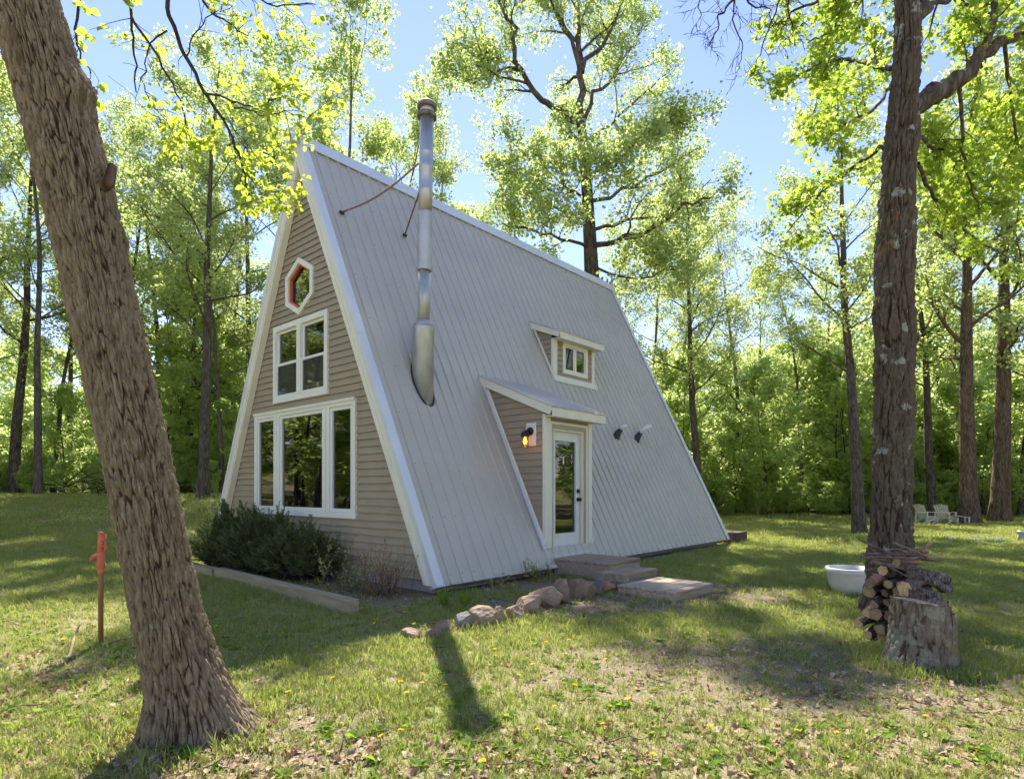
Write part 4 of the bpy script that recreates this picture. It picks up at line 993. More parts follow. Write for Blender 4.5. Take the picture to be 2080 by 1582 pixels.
# --- rough-barked trunks of the two near trees (relief is real)
def bark_trunk(path, radii, nth, nz_, cw, chh, depth, seed, flare=None, knots=()):
    """path: 3-D points; plates of bark from stretched cells, furrows between them"""
    P = np.asarray(path, float); seglen = np.r_[0, np.cumsum(np.linalg.norm(np.diff(P, axis=0), axis=1))]
    u = np.linspace(0, seglen[-1], nz_)
    from_ = lambda a: np.interp(u, seglen, a)
    C = np.stack([from_(P[:, k]) for k in range(3)], 1)
    k = max(3, nz_ // 14) | 1; ker = np.ones(k) / k
    for c in range(3): 
        pad = np.r_[2 * C[0, c] - C[k // 2:0:-1, c], C[:, c], 2 * C[-1, c] - C[-2:-k // 2 - 1:-1, c]]
        C[:, c] = np.convolve(pad, ker, 'valid')[:nz_]
    R = from_(np.asarray(radii))
    th = np.linspace(0, 2 * np.pi, nth, endpoint=False)
    TH, UU = np.meshgrid(th, u)
    rm = float(np.mean(R)); ncell = int(round(2 * np.pi * rm / cw))
    p3 = np.stack([np.cos(TH) * 2.2, np.sin(TH) * 2.2, UU * 2.0], -1)
    warp = fbm(np.stack([np.cos(TH) * rm / cw * 0.7, np.sin(TH) * rm / cw * 0.7, UU / chh * 0.9], -1), 3, seed)
    warp2 = fbm(np.stack([np.cos(TH) * 3, np.sin(TH) * 3, UU * 1.2], -1), 2, seed + 5)
    q = rm / cw
    cx3 = np.cos(TH) * q; sx3 = np.sin(TH) * q
    w1 = 0.9 * warp2
    def net(k, sy, sd, off=0.0):
        return np.abs(fbm(np.stack([cx3 * k + w1 + off, sx3 * k - w1, UU / chh * sy + 0.25 * warp], -1), 2, sd))
    n3 = net(1.5, 2.4, seed + 53, 2.1)
    x = TH / (2 * np.pi) * ncell + 0.75 * warp + 0.7 * warp2; y = UU / chh + 0.5 * fbm(p3 * 3.5, 2, seed + 3)
    f1, f2, cid = worley2(x, y, ncell, seed)
    vary = 0.5 + 0.5 * fbm(np.stack([cx3 * 0.35, sx3 * 0.35, UU / chh * 0.7], -1), 2, seed + 81)
    ridge = 1 - (1 - sstep(0.0, 0.30, f2 - f1)) * np.clip(0.35 + 1.1 * vary, 0, 1)
    g1, g2, c2 = worley2(x * 2, y * 1.6 + 9, ncell * 2, seed + 8)
    ridge = ridge * (0.6 + 0.4 * sstep(0.0, 0.2, g2 - g1)) * (0.75 + 0.25 * c2)
    crack = sstep(0.0, 0.10, np.abs(fbm(np.stack([cx3 * 0.5, sx3 * 0.5, UU / chh * 3.6], -1), 2, seed + 61)))
    fine = sstep(0.0, 0.25, n3)
    flakes = fbm(np.stack([np.cos(TH) * rm * 70, np.sin(TH) * rm * 85, UU * 20], -1), 3, seed + 11)
    hgt = ridge * (0.55 + 0.45 * cid) * (0.62 + 0.38 * fine) * (0.68 + 0.32 * crack) + 0.36 * flakes
    rr = R[:, None] * (1 + 0.05 * fbm(p3 * 0.55, 2, seed + 21)) + depth * (hgt - 0.5)
    if flare is not None: rr = rr + flare(TH, UU)
    for (kt, ku, kr, kh) in knots:
        dth = (TH - kt + np.pi) % (2 * np.pi) - np.pi; rr = rr + kh * np.exp(-((dth * R[:, None]) ** 2 + (UU - ku) ** 2) / kr ** 2)
    T = np.gradient(C, axis=0); T /= np.linalg.norm(T, axis=1, keepdims=True)
    A = np.cross(np.array([0, 1.0, 0]), T); A /= np.linalg.norm(A, axis=1, keepdims=True); B = np.cross(T, A)
    V = C[:, None, :] + rr[..., None] * (np.cos(TH)[..., None] * A[:, None, :] + np.sin(TH)[..., None] * B[:, None, :])
    i = np.arange(nz_ - 1)[:, None] * nth; j = np.arange(nth)[None, :]; j2 = (j + 1) % nth
    Q = np.stack([i + j, i + j2, i + nth + j2, i + nth + j], -1).reshape(-1, 4)
    me = mesh_np('trunk', V.reshape(-1, 3), quads=Q)
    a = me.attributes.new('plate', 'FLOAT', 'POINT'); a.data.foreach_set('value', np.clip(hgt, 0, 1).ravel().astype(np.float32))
    a = me.attributes.new('tone', 'FLOAT', 'POINT'); a.data.foreach_set('value', cid.ravel().astype(np.float32))
    me.polygons.foreach_set('use_smooth', [True] * len(me.polygons))
    return me, C, R

def mat_plates(name, furrow, mids, top, lichen=None, orange=None):
    """bark: weathered grey plate faces, reddish inner bark plus painted cavity shade where the plates part, lichen blots"""
    m, nt, ns, ls, b = mat_base(name)
    ap = N(nt, 'ShaderNodeAttribute'); ap.attribute_name = 'plate'; atn = N(nt, 'ShaderNodeAttribute'); atn.attribute_name = 'tone'
    tc = N(nt, 'ShaderNodeTexCoord')
    mp = N(nt, 'ShaderNodeMapping'); mp.inputs['Scale'].default_value = (45, 45, 12); ls.new(tc.outputs['Object'], mp.inputs[0])
    nz = N(nt, 'ShaderNodeTexNoise'); nz.inputs['Scale'].default_value = 1.0; nz.inputs['Detail'].default_value = 6; ls.new(mp.outputs[0], nz.inputs['Vector'])
    mid = N(nt, 'ShaderNodeMix', data_type='RGBA'); ls.new(atn.outputs['Fac'], mid.inputs['Factor']); mid.inputs['A'].default_value = (*mids[0], 1); mid.inputs['B'].default_value = (*mids[1], 1)
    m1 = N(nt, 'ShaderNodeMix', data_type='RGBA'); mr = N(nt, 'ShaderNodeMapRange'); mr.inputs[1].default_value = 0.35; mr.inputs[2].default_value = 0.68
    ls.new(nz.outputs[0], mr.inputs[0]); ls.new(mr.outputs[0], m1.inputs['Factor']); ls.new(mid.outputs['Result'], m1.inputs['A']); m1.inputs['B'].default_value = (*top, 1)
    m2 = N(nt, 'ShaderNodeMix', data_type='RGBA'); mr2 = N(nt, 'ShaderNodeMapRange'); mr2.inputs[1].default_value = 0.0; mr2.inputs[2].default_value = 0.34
    ls.new(ap.outputs['Fac'], mr2.inputs[0]); ls.new(mr2.outputs[0], m2.inputs['Factor']); m2.inputs['A'].default_value = (*furrow, 1); ls.new(m1.outputs['Result'], m2.inputs['B'])  # furrow colour joins brown inner bark with painted cavity darkening
    col = m2.outputs['Result']
    for lc in [q for q in (lichen, orange) if q]:
        n2 = N(nt, 'ShaderNodeTexNoise'); n2.inputs['Scale'].default_value = lc[1]; n2.inputs['Detail'].default_value = 7; n2.inputs['Roughness'].default_value = 0.6
        m0 = N(nt, 'ShaderNodeMapping'); m0.inputs['Location'].default_value = (lc[3], 0, 0); ls.new(tc.outputs['Object'], m0.inputs[0]); ls.new(m0.outputs[0], n2.inputs['Vector'])
        r2 = N(nt, 'ShaderNodeMapRange'); r2.inputs[1].default_value = lc[2]; r2.inputs[2].default_value = lc[2] + 0.04; r2.inputs[4].default_value = lc[4]; ls.new(n2.outputs[0], r2.inputs[0])
        mx = N(nt, 'ShaderNodeMix', data_type='RGBA'); ls.new(r2.outputs[0], mx.inputs['Factor']); ls.new(col, mx.inputs['A']); mx.inputs['B'].default_value = (*lc[0], 1); col = mx.outputs['Result']
    ls.new(col, b.inputs['Base Color']); b.inputs['Roughness'].default_value = 0.95; b.inputs['Specular IOR Level'].default_value = 0.12
    bp = N(nt, 'ShaderNodeBump'); bp.inputs['Strength'].default_value = 0.7; bp.inputs['Distance'].default_value = 0.006; ls.new(nz.outputs[0], bp.inputs['Height']); ls.new(bp.outputs[0], b.inputs['Normal'])
    return m

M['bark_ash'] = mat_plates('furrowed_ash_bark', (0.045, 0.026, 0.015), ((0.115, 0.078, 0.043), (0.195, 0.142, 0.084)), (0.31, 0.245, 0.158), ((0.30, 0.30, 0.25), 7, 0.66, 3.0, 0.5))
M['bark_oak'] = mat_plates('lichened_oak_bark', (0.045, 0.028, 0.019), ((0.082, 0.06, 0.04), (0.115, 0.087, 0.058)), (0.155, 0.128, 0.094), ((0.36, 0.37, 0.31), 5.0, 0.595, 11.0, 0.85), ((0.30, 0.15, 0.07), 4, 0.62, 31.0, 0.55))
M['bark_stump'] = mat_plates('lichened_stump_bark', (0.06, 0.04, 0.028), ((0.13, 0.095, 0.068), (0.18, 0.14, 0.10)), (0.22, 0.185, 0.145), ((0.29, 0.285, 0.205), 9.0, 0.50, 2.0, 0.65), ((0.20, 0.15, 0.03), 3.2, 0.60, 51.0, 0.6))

def compound_leaves(anch, rng, ll, nleaf=5):
    """pinnate leaves: leaflets in pairs on a short drooping stalk"""
    pos = []; dr = []
    for q, d in anch:
        d = d / (np.linalg.norm(d) + 1e-9); dd = rot_dir(d, rng.uniform(0.3, 1.2), rng); dd[2] -= 0.25; dd /= np.linalg.norm(dd)
        s = np.cross(dd, [0, 0, 1.0]); s /= np.linalg.norm(s) + 1e-9
        for k in range(nleaf):
            if k == nleaf - 1: pos.append(q + dd * ll * 1.35); dr.append(dd * 2.5)
            else:
                sg = 1 if k % 2 else -1; pos.append(q + dd * ll * (0.55 + 0.55 * (k // 2))); dr.append((dd * 0.8 + s * sg) * 2.5)
    return np.array(pos), np.array(dr)

# leaning trunk in the left foreground
def left_tree():
    pts = [(390, 1530), (391, 1490), (384, 1420), (368, 1350), (350, 1290), (312, 1100), (272, 900), (205, 600), (148, 340), (50, 0), (-40, -260), (-150, -560), (-250, -900)]
    P = [at(x, y, 3.14) for x, y in pts]; rad = [0.205, 0.20, 0.182, 0.172, 0.166, 0.159, 0.156, 0.156, 0.165, 0.158, 0.15, 0.13, 0.09]
    base = np.array([P[1][0], 3.14, 0.0])
    fl = lambda th, u: (0.24 * np.exp(-u / 0.15)) * (0.35 + 1.1 * np.maximum(0, np.cos(th - 0.1)) ** 2 + 0.35 * np.maximum(0, np.cos(3 * th + 1)))
    me, C, R = bark_trunk(P, rad, 540, 1250, 0.0175, 0.17, 0.023, 3, fl, knots=((0.0, 3.55, 0.10, 0.05), (0.25, 2.75, 0.05, 0.02)))
    e = tag(empty('leaning_tree', tuple(base)), 'big leaning tree with deeply furrowed tan bark in the left foreground', 'tree')
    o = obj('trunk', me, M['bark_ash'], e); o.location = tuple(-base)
    k0 = at(222, 368, 3.10); k1 = at(229, 338, 3.11)
    st = tube('branch_stub', [k0 + [-0.08, 0, -0.05], k0, k1 + [0.0, 0, 0.0], k1 + [0.004, 0, 0.012]], [0.04, 0.03, 0.024, 0.010], M['bark_oakfar'], e, 12); st.location = tuple(-base)
    rng = np.random.default_rng(5); wood = Wood(); anch = []
    top = P[10]
    limb = np.array([P[10], [-2.75, 3.7, 5.65], [-2.2, 4.1, 5.75], [-1.75, 4.3, 5.7], [-1.3, 4.4, 5.55]]); wood.add(limb, [0.075, 0.055, 0.04, 0.03, 0.012], 8)
    D_ = 4.3
    br = [
        ([(250, -260), (262, -60), (268, 40), (275, 110), (276, 185)], 0.016, 0.0, 2),
        ([(300, -270), (330, -60), (347, 40), (375, 115), (412, 185), (452, 238), (478, 300), (498, 352), (506, 402)], 0.020, 0.42, 9),
        ([(412, 185), (470, 203), (520, 222), (560, 200), (598, 172)], 0.009, 0.2, 7),
        ([(480, 215), (530, 235), (580, 228), (632, 240)], 0.006, 0.2, 5),
        ([(330, -270), (385, -40), (430, 25), (470, 52), (500, 70)], 0.012, 0.6, 6),
        ([(262, 30), (322, 118), (360, 190), (375, 250), (378, 292)], 0.010, 0.55, 4),
        ([(300, -265), (420, -80), (480, -20), (560, 15), (640, 5)], 0.012, 0.5, 6),
        ([(150, -250), (165, -20), (150, 60), (162, 110), (186, 150)], 0.014, 0.3, 3),
        ([(340, 60), (300, 90), (290, 160), (305, 215), (330, 230)], 0.007, 0.6, 5),
        ([(498, 352), (530, 380), (565, 392), (596, 405)], 0.005, 0.2, 6),
        ([(378, 120), (400, 60), (440, 25), (470, 0)], 0.006, 0.4, 5),
        ([(330, 240), (300, 235), (335, 250), (370, 262)], 0.004, 0.3, 4),
        ([(452, 238), (490, 275), (500, 320), (515, 335)], 0.005, 0.4, 4),
    ]
    for pl, r, st_, nc in br:
        dy = rng.uniform(-0.3, 0.3)
        Q = np.array([at(x, y, D_ + dy * min(1, max(0, (y + 100) / 300))) for x, y in pl])
        m = 4 * (len(Q) - 1) + 1; x = np.linspace(0, len(Q) - 1, m)
        Q = np.stack([np.interp(x, np.arange(len(Q)), Q[:, k]) for k in range(3)], 1) + rng.normal(0, 0.008, (m, 3))
        wood.add(Q, np.linspace(r, r * 0.3, m), 5)
        for c in range(nc + 3):
            f = rng.uniform(0.25, 1.0) * (m - 1); i = min(int(f), m - 2); d = Q[i + 1] - Q[i]
            dd = rot_dir(d, rng.uniform(0.5, 1.1), rng); dd[2] -= 0.15
            Cc = walk(Q[i], dd, rng.uniform(0.12, 0.34), 4, rng, 0.25, -0.05); wood.add(Cc, np.linspace(0.0035, 0.0015, 5), 3)
            if f / (m - 1) > st_: anch += [(Cc[-1], Cc[-1] - Cc[-2])] * 2 + [(Cc[2], Cc[2] - Cc[1])]
    pos, dr = compound_leaves(anch, rng, 0.055)
    pos = pos + rng.normal(0, 0.012, pos.shape)
    b_ = obj('hanging_branches', wood.mesh('hanging_branches', M['bark_twig']), None, e); b_.location = tuple(-base); b_['kind'] = 'stuff'
    lm = leaf_mesh('hanging_leaves', pos, dr, 0.053, rng, 'leaflet', 0.35, M['leaf_near'], aspect=0.5)
    o = obj('crown', lm, None, e); o.location = tuple(-base)
left_tree()

def right_tree():
    pts = [(1798, 1262), (1800, 1240), (1806, 1180), (1810, 1100), (1814, 900), (1818, 700), (1817, 500), (1826, 340), (1838, 180), (1846, 60), (1838, -60), (1825, -300), (1815, -600), (1810, -900)]
    Y0 = 6.15
    P = [at(x, y, Y0) for x, y in pts]; rad = [0.25, 0.23, 0.206, 0.195, 0.182, 0.177, 0.172, 0.148, 0.124, 0.113, 0.105, 0.10, 0.08, 0.05]
    base = np.array([P[1][0], Y0, 0.0])
    fl = lambda th, u: 0.10 * np.exp(-u / 0.2) * (0.6 + 0.4 * np.cos(3 * th + 0.4))
    me, C, R = bark_trunk(P, rad, 260, 760, 0.055, 0.42, 0.046, 17, fl, knots=((0.3, 5.05, 0.2, 0.03), (2.9, 3.2, 0.14, 0.03), (0.1, 2.9, 0.1, 0.025)))
    e = tag(empty('big_oak', tuple(base)), 'big upright oak with lichen blotched bark beside the firewood', 'tree')
    o = obj('trunk', me, M['bark_oak'], e); o.location = tuple(-base)
    rng = np.random.default_rng(9); wood = Wood(); anch = []
    def A(x, y, dy=0): return at(x, y, Y0 + dy)
    limbs = [
        ([(1850, 215, 0), (1905, 192, .1), (1950, 165, .2), (1985, 120, .3), (2040, 85, .5), (2110, 40, .7), (2220, -40, 1)], 0.105, 10, 0.35),
        ([(1985, 120, .3), (2010, 60, .2), (2020, -20, .2), (2060, -120, .3)], 0.05, 8, 0.1),
        ([(1846, 60, 0), (1880, 0, .1), (1900, -80, .2), (1960, -200, .4)], 0.075, 8, 0.3),
        ([(1815, 140, 0), (1760, 130, .4), (1700, 120, .9), (1620, 150, 1.3), (1555, 175, 1.5)], 0.028, 10, 0.1),
        ([(1805, 290, 0), (1760, 320, .5), (1700, 360, 1.0), (1640, 420, 1.4), (1600, 470, 1.6)], 0.022, 9, 0.25),
        ([(1830, -40, 0), (1770, -60, .5), (1690, -20, 1.0), (1620, 20, 1.4), (1560, 60, 1.6)], 0.03, 11, 0.1),
        ([(1830, -100, 0), (1760, -30, 1.2), (1690, 60, 2.0), (1640, 90, 2.5)], 0.03, 10, 0.15),
        ([(1840, 250, 0), (1890, 290, .6), (1950, 330, 1.0), (2020, 380, 1.4)], 0.025, 10, 0.2),
        ([(1858, 330, 0), (1900, 400, 1), (1960, 470, 1.8), (2050, 520, 2.3)], 0.022, 10, 0.2),
        ([(1950, 165, .2), (1955, 260, .4), (1965, 350, .7), (1990, 440, .9)], 0.022, 10, 0.2),
        ([(2040, 85, .5), (2050, 180, .9), (2060, 280, 1.1), (2040, 380, 1.3)], 0.022, 11, 0.15),
        ([(2000, 110, .4), (1980, 200, 1.4), (1960, 300, 2.2), (1930, 380, 2.6)], 0.022, 10, 0.2),
        ([(2080, 60, .6), (2090, 200, 1.5), (2060, 320, 2.3), (2070, 450, 2.8)], 0.022, 10, 0.2),
        ([(1846, 40, 0), (1930, -10, .9), (1990, 20, 1.5), (2050, 30, 2.0)], 0.03, 10, 0.2),
        ([(1810, 180, 0), (1770, 220, -.5), (1720, 260, -.9), (1690, 240, -1.1)], 0.018, 8, 0.3),
        ([(1830, -200, 0), (1780, -60, 2.0), (1730, 40, 3.0), (1680, 150, 3.8), (1650, 230, 4.2)], 0.03, 10, 0.35),
    ]
    for pl, r, nc, st_ in limbs:
        Q = np.array([A(*p) for p in pl]); m = 4 * (len(Q) - 1) + 1; x = np.linspace(0, len(Q) - 1, m)
        Q = np.stack([np.interp(x, np.arange(len(Q)), Q[:, k]) for k in range(3)], 1) + rng.normal(0, 0.02, (m, 3))
        wood.add(Q, np.linspace(r, r * 0.3, m), 9)
        sprout(wood, anch, Q, min(r, 0.03), 0.55, 2, rng, nc, 12, 0.0, st_, sides=4)
    pos = np.array([a for a, b in anch]); dr = np.array([b for a, b in anch]); dr /= np.linalg.norm(dr, axis=1, keepdims=True) + 1e-9
    pos = pos + rng.normal(0, 0.05, pos.shape); dr[:, 2] -= 0.35
    b_ = obj('limbs', wood.mesh('limbs', M['bark_far']), None, e); b_.location = tuple(-base); b_['kind'] = 'stuff'
    lm = leaf_mesh('crown', pos, dr, 0.062, rng, 'lobed', 0.4, M['leaf_oak'], aspect=0.6)
    o = obj('crown', lm, None, e); o.location = tuple(-base)
    # bare dead branch hanging in at the top
    wd_ = Wood(); dummy = []
    lead = np.array([A(1815, -600), A(1700, -420, .3), A(1600, -260, .5), A(1520, -160, .6)]); wd_.add(lead, [0.06, 0.045, 0.03, 0.02], 6)
    for pl in ([(1520, -160), (1494, -60), (1490, 0), (1492, 45), (1510, 100), (1500, 140)], [(1600, -260), (1598, -60), (1580, 10), (1562, 60), (1545, 110), (1530, 150)], [(1520, -160), (1440, -60), (1420, 0), (1425, 40)], [(1598, -60), (1600, 10), (1608, 60), (1600, 90)], [(1494, -40), (1520, 10), (1560, 20), (1575, 60)], [(1490, 0), (1460, 30), (1450, 70), (1440, 100)]):
        Q = np.array([A(x, y, .6) for x, y in pl]); m = 4 * (len(Q) - 1) + 1; x = np.linspace(0, len(Q) - 1, m)
        Q = np.stack([np.interp(x, np.arange(len(Q)), Q[:, k]) for k in range(3)], 1) + rng.normal(0, 0.014, (m, 3))
        wd_.add(Q, np.linspace(0.014, 0.004, m), 5); sprout(wd_, dummy, Q, 0.009, 0.42, 2, rng, 7, 0, -0.03, 0.2, sides=3)
    b_ = obj('dead_branch', wd_.mesh('dead_branch', M['bark_twig']), None, e); b_.location = tuple(-base); b_['kind'] = 'stuff'; b_['label'] = 'bare dead branch with fine dark twigs'
right_tree()

# ------------------------------------------------------------------ scattering with geometry nodes (only what nobody could count)
def scatter(name, pts, rot, scl, idx, protos, label, cat=None):
    """points carry rotation, size and which prototype; the prototypes stay out of the scene"""
    pc = bpy.data.collections.new(name + '_prototypes')
    for k, pm in enumerate(protos):
        po = bpy.data.objects.new('%s_kind_%02d' % (name, k), pm); pc.objects.link(po)
    me = bpy.data.meshes.new(name); me.vertices.add(len(pts)); me.vertices.foreach_set('co', np.asarray(pts, np.float32).ravel())
    for an, ty, ar in (('rot', 'FLOAT_VECTOR', rot), ('scl', 'FLOAT_VECTOR', scl)):
        a = me.attributes.new(an, ty, 'POINT'); a.data.foreach_set('vector', np.asarray(ar, np.float32).ravel())
    a = me.attributes.new('idx', 'INT', 'POINT'); a.data.foreach_set('value', np.asarray(idx, np.int32))
    o = bpy.data.objects.new(name, me); COL.objects.link(o)
    ng = bpy.data.node_groups.new(name + '_nodes', 'GeometryNodeTree')
    ng.interface.new_socket('Geometry', in_out='INPUT', socket_type='NodeSocketGeometry'); ng.interface.new_socket('Geometry', in_out='OUTPUT', socket_type='NodeSocketGeometry')
    gi = ng.nodes.new('NodeGroupInput'); go = ng.nodes.new('NodeGroupOutput')
    ci = ng.nodes.new('GeometryNodeCollectionInfo'); ci.inputs['Collection'].default_value = pc; ci.inputs['Separate Children'].default_value = True; ci.inputs['Reset Children'].default_value = True
    ip = ng.nodes.new('GeometryNodeInstanceOnPoints'); ip.inputs['Pick Instance'].default_value = True
    def attr(nm, ty):
        n = ng.nodes.new('GeometryNodeInputNamedAttribute'); n.data_type = ty; n.inputs['Name'].default_value = nm; return n.outputs['Attribute']
    e2r = ng.nodes.new('FunctionNodeEulerToRotation')
    ng.links.new(gi.outputs[0], ip.inputs['Points']); ng.links.new(ci.outputs[0], ip.inputs['Instance'])
    ng.links.new(attr('rot', 'FLOAT_VECTOR'), e2r.inputs[0]); ng.links.new(e2r.outputs[0], ip.inputs['Rotation'])
    ng.links.new(attr('scl', 'FLOAT_VECTOR'), ip.inputs['Scale']); ng.links.new(attr('idx', 'INT'), ip.inputs['Instance Index'])
    ng.links.new(ip.outputs[0], go.inputs[0])
    md = o.modifiers.new('scatter', 'NODES'); md.node_group = ng
    return tag(o, label, cat, kind='stuff')

def joined(wm, lm, name):
    """trunk and crown as one two-material mesh for far trees"""
    a = np.empty(len(wm.vertices) * 3, np.float32); wm.vertices.foreach_get('co', a); b = np.empty(len(lm.vertices) * 3, np.float32); lm.vertices.foreach_get('co', b)
    qa = np.empty(len(wm.loops), np.int32); wm.loops.foreach_get('vertex_index', qa); tb = np.empty(len(lm.loops), np.int32); lm.loops.foreach_get('vertex_index', tb)
    me = mesh_np(name, np.r_[a, b].reshape(-1, 3), quads=qa.reshape(-1, 4), tris=tb.reshape(-1, 3) + len(wm.vertices))
    me.materials.append(wm.materials[0]); me.materials.append(lm.materials[0]); nq = len(qa) // 4; nt = len(tb) // 3
    me.polygons.foreach_set('material_index', np.r_[np.zeros(nq, np.int32), np.ones(nt, np.int32)])
    r = np.empty(nt, np.float32); lm.attributes['rnd'].data.foreach_get('value', r)
    at_ = me.attributes.new('rnd', 'FLOAT', 'FACE'); at_.data.foreach_set('value', np.r_[np.zeros(nq, np.float32), r]); return me

RG = np.random.default_rng(1234)
# far woodland all round the clearing (it also shows mirrored in the panes)
fp = []
def far_ok(x, y):
    d = math.hypot(x, y - 10); px = 1040 + F * x / y if y > 1 else None
    return d > 30
tries = 0
while len(fp) < 110 and tries < 20000:
    tries += 1
    a_ = RG.uniform(-math.pi, math.pi); r_ = RG.uniform(27, 85); x, y = r_ * math.sin(a_), 8 + r_ * math.cos(a_)
    if y > 1 and abs(x) < 0.95 * y and math.hypot(x, y) < 60: continue
    if y < 4: continue
    if any((x - p[0]) ** 2 + (y - p[1]) ** 2 < 6.5 for p in fp): continue
    fp.append((x, y))
# nearer woods off to both sides, where the windows look
for x, y in [(-16, 8), (-18, 12), (-19, 3), (-22, 8), (-24, 14), (-17, 16), (-28, 6), (-30, 12), (-33, 3), (-26, 18), (-34, 16), (-38, 8), (-27, 10), (-36, 22), (-21, -2), (22, 9), (26, 5), (27, 12), (24, 16), (31, 8), (34, 3), (35, 12), (29, 0)]: fp.append((x, y))
fp = np.array(fp); n = len(fp)
px_ = 1040 + F * fp[:, 0] / np.maximum(fp[:, 1], 0.5)
hs = RG.uniform(12.0, 16.0, n); gap = (fp[:, 1] > 5) & (px_ > 1480) & (px_ < 1760); hs = np.where(gap, RG.uniform(10.5, 12.5, n), hs)
hs = np.where(gap, np.minimum(hs, 0.35 * fp[:, 1]), hs)
k_ = hs / 16
scatter('far_woodland', np.c_[fp, gz(fp[:, 0], fp[:, 1]) - 0.05], np.c_[np.zeros(n), np.zeros(n), RG.uniform(0, 6.28, n)], np.c_[k_, k_, k_], RG.integers(0, 5, n), [joined(*t, 'far_tree') for t in TREES[:5]], 'mass of pale spring woodland behind the nearer trees')

# undergrowth along the forest edge
up_ = []
def under(px0, px1, y0, y1, cnt):
    for _ in range(cnt):
        Y = RG.uniform(y0, y1); X = (RG.uniform(px0, px1) - 1040) / F * Y; up_.append((X, Y))
under(-150, 330, 25, 52, 66); under(330, 560, 24, 52, 42); under(1230, 1760, 27.5, 54, 125); under(1760, 2250, 26.5, 54, 95); under(560, 1230, 32, 54, 35)
for _ in range(75):
    sgn = RG.choice([-1, -1, 1]); up_.append((sgn * RG.uniform(21, 42), RG.uniform(-2, 22)))
n_tall = len(up_)
under(-120, 470, 23.5, 27, 75); under(1380, 1760, 26.5, 30, 75); under(1760, 2200, 26, 29, 55)      # low front row
ua = np.array(up_); n = len(ua); ks = RG.uniform(0.55, 1.35, n) * np.where(RG.uniform(size=n) < 0.25, 1.9, 1.0); ks[n_tall:] = RG.uniform(0.16, 0.42, n - n_tall)
scatter('undergrowth', np.c_[ua, gz(ua[:, 0], ua[:, 1]) - 0.03], np.c_[RG.normal(0, .06, n), RG.normal(0, .06, n), RG.uniform(0, 6.28, n)], np.c_[ks * 1.1, ks * 1.1, ks], RG.integers(0, 4, n), [joined(*t, 'sapling') for t in SAPS], 'leafy undergrowth along the forest edge')

# ------------------------------------------------------------------ things on the lawn
def lumpy(name, size, seed, mat, flat=0.25, sub=4, rough=0.22, parent=None):
    import bmesh
    bm = bmesh.new(); bmesh.ops.create_icosphere(bm, subdivisions=sub, radius=1.0)
    V = np.array([v.co[:] for v in bm.verts]); rng = np.random.default_rng(seed)
    for _ in range(13):                                  # knock flat facets off it
        n_ = rng.normal(0, 1, 3); n_ /= np.linalg.norm(n_); c = rng.uniform(0.55, 0.85); d = V @ n_; V = V - np.outer(np.maximum(0, d - c) * 0.95, n_)
    V = V * 1.18
    V = V * (1 + rough * fbm(V * 1.3 + seed, 3, seed)[:, None] + 0.05 * fbm(V * 5 + seed, 3, seed + 3)[:, None])
    V = V * np.array(size) * 0.5
    for v, c in zip(bm.verts, V): v.co = Vector(c)
    me = bpy.data.meshes.new(name); bm.to_mesh(me); bm.free()
    return obj(name, me, mat, parent)

RK = {'tan': [(0.20, 0.135, 0.085), (0.29, 0.205, 0.135), (0.38, 0.285, 0.195)], 'pink': [(0.16, 0.11, 0.066), (0.235, 0.17, 0.105), (0.32, 0.24, 0.155)], 'grey': [(0.15, 0.14, 0.12), (0.22, 0.205, 0.18), (0.29, 0.27, 0.24)], 'blue': [(0.11, 0.115, 0.125), (0.17, 0.175, 0.19)], 'orange': [(0.26, 0.15, 0.085), (0.37, 0.225, 0.13)]}
for k in RK: M['rock_' + k] = mat_noise('field_stone_' + k, RK[k], (7, 7, 7), 0.9, 0.5, 0.012, fine=28)
ROCKS = [
    (833, 1298, 50, 22, 'tan', 'flat tan stone at the near left end of the rock border'),
    (878, 1300, 34, 24, 'pink', 'small pinkish stone lying in the pipe shadow'),
    (904, 1286, 44, 24, 'pink', 'low rosy stone second from the pipe shadow'),
    (940, 1278, 44, 34, 'grey', 'pale grey angular stone near the left end of the border'),
    (976, 1276, 66, 54, 'tan', 'largest upright tan boulder of the rock border'),
    (1012, 1268, 34, 36, 'tan', 'small tan stone tucked against the largest boulder'),
    (1045, 1258, 48, 34, 'tan', 'rounded tan stone right of the largest boulder'),
    (1075, 1248, 52, 44, 'tan', 'blocky tan stone in the middle of the rock border'),
    (1112, 1234, 74, 44, 'tan', 'long flat topped tan stone in the middle of the border'),
    (1142, 1224, 42, 52, 'pink', 'round reddish boulder standing highest mid border'),
    (1180, 1216, 60, 44, 'pink', 'long rounded brown stone right of the round boulder'),
    (1212, 1208, 26, 32, 'blue', 'small blue grey stone in the rock border'),
    (1233, 1203, 30, 26, 'orange', 'small orange brown stone next to the blue grey one'),
    (1257, 1198, 42, 32, 'pink', 'dull pink stone at the step end of the border'),
]
for i, (x, y, w_, h_, c, lb) in enumerate(ROCKS):
    Y = F * CAMZ / (y - HY); p = at(x, y, Y); pm = F / Y; ww = w_ / pm * 1.0; hh = h_ / pm * 1.0
    Yc = Y + ww * 0.3
    o = lumpy('border_rock', (ww * 1.05, ww * (0.75 if ww > 0.25 else 0.95), hh * 1.25), 100 + i, M['rock_' + c]); o.location = ((x - 1040) / F * Yc, Yc, float(gz(p[0], Yc)) + hh * 0.26)
    o.rotation_euler = (0, 0, RG.uniform(-0.5, 0.9)); tag(o, lb, 'rock', 'stones bordering the bed')

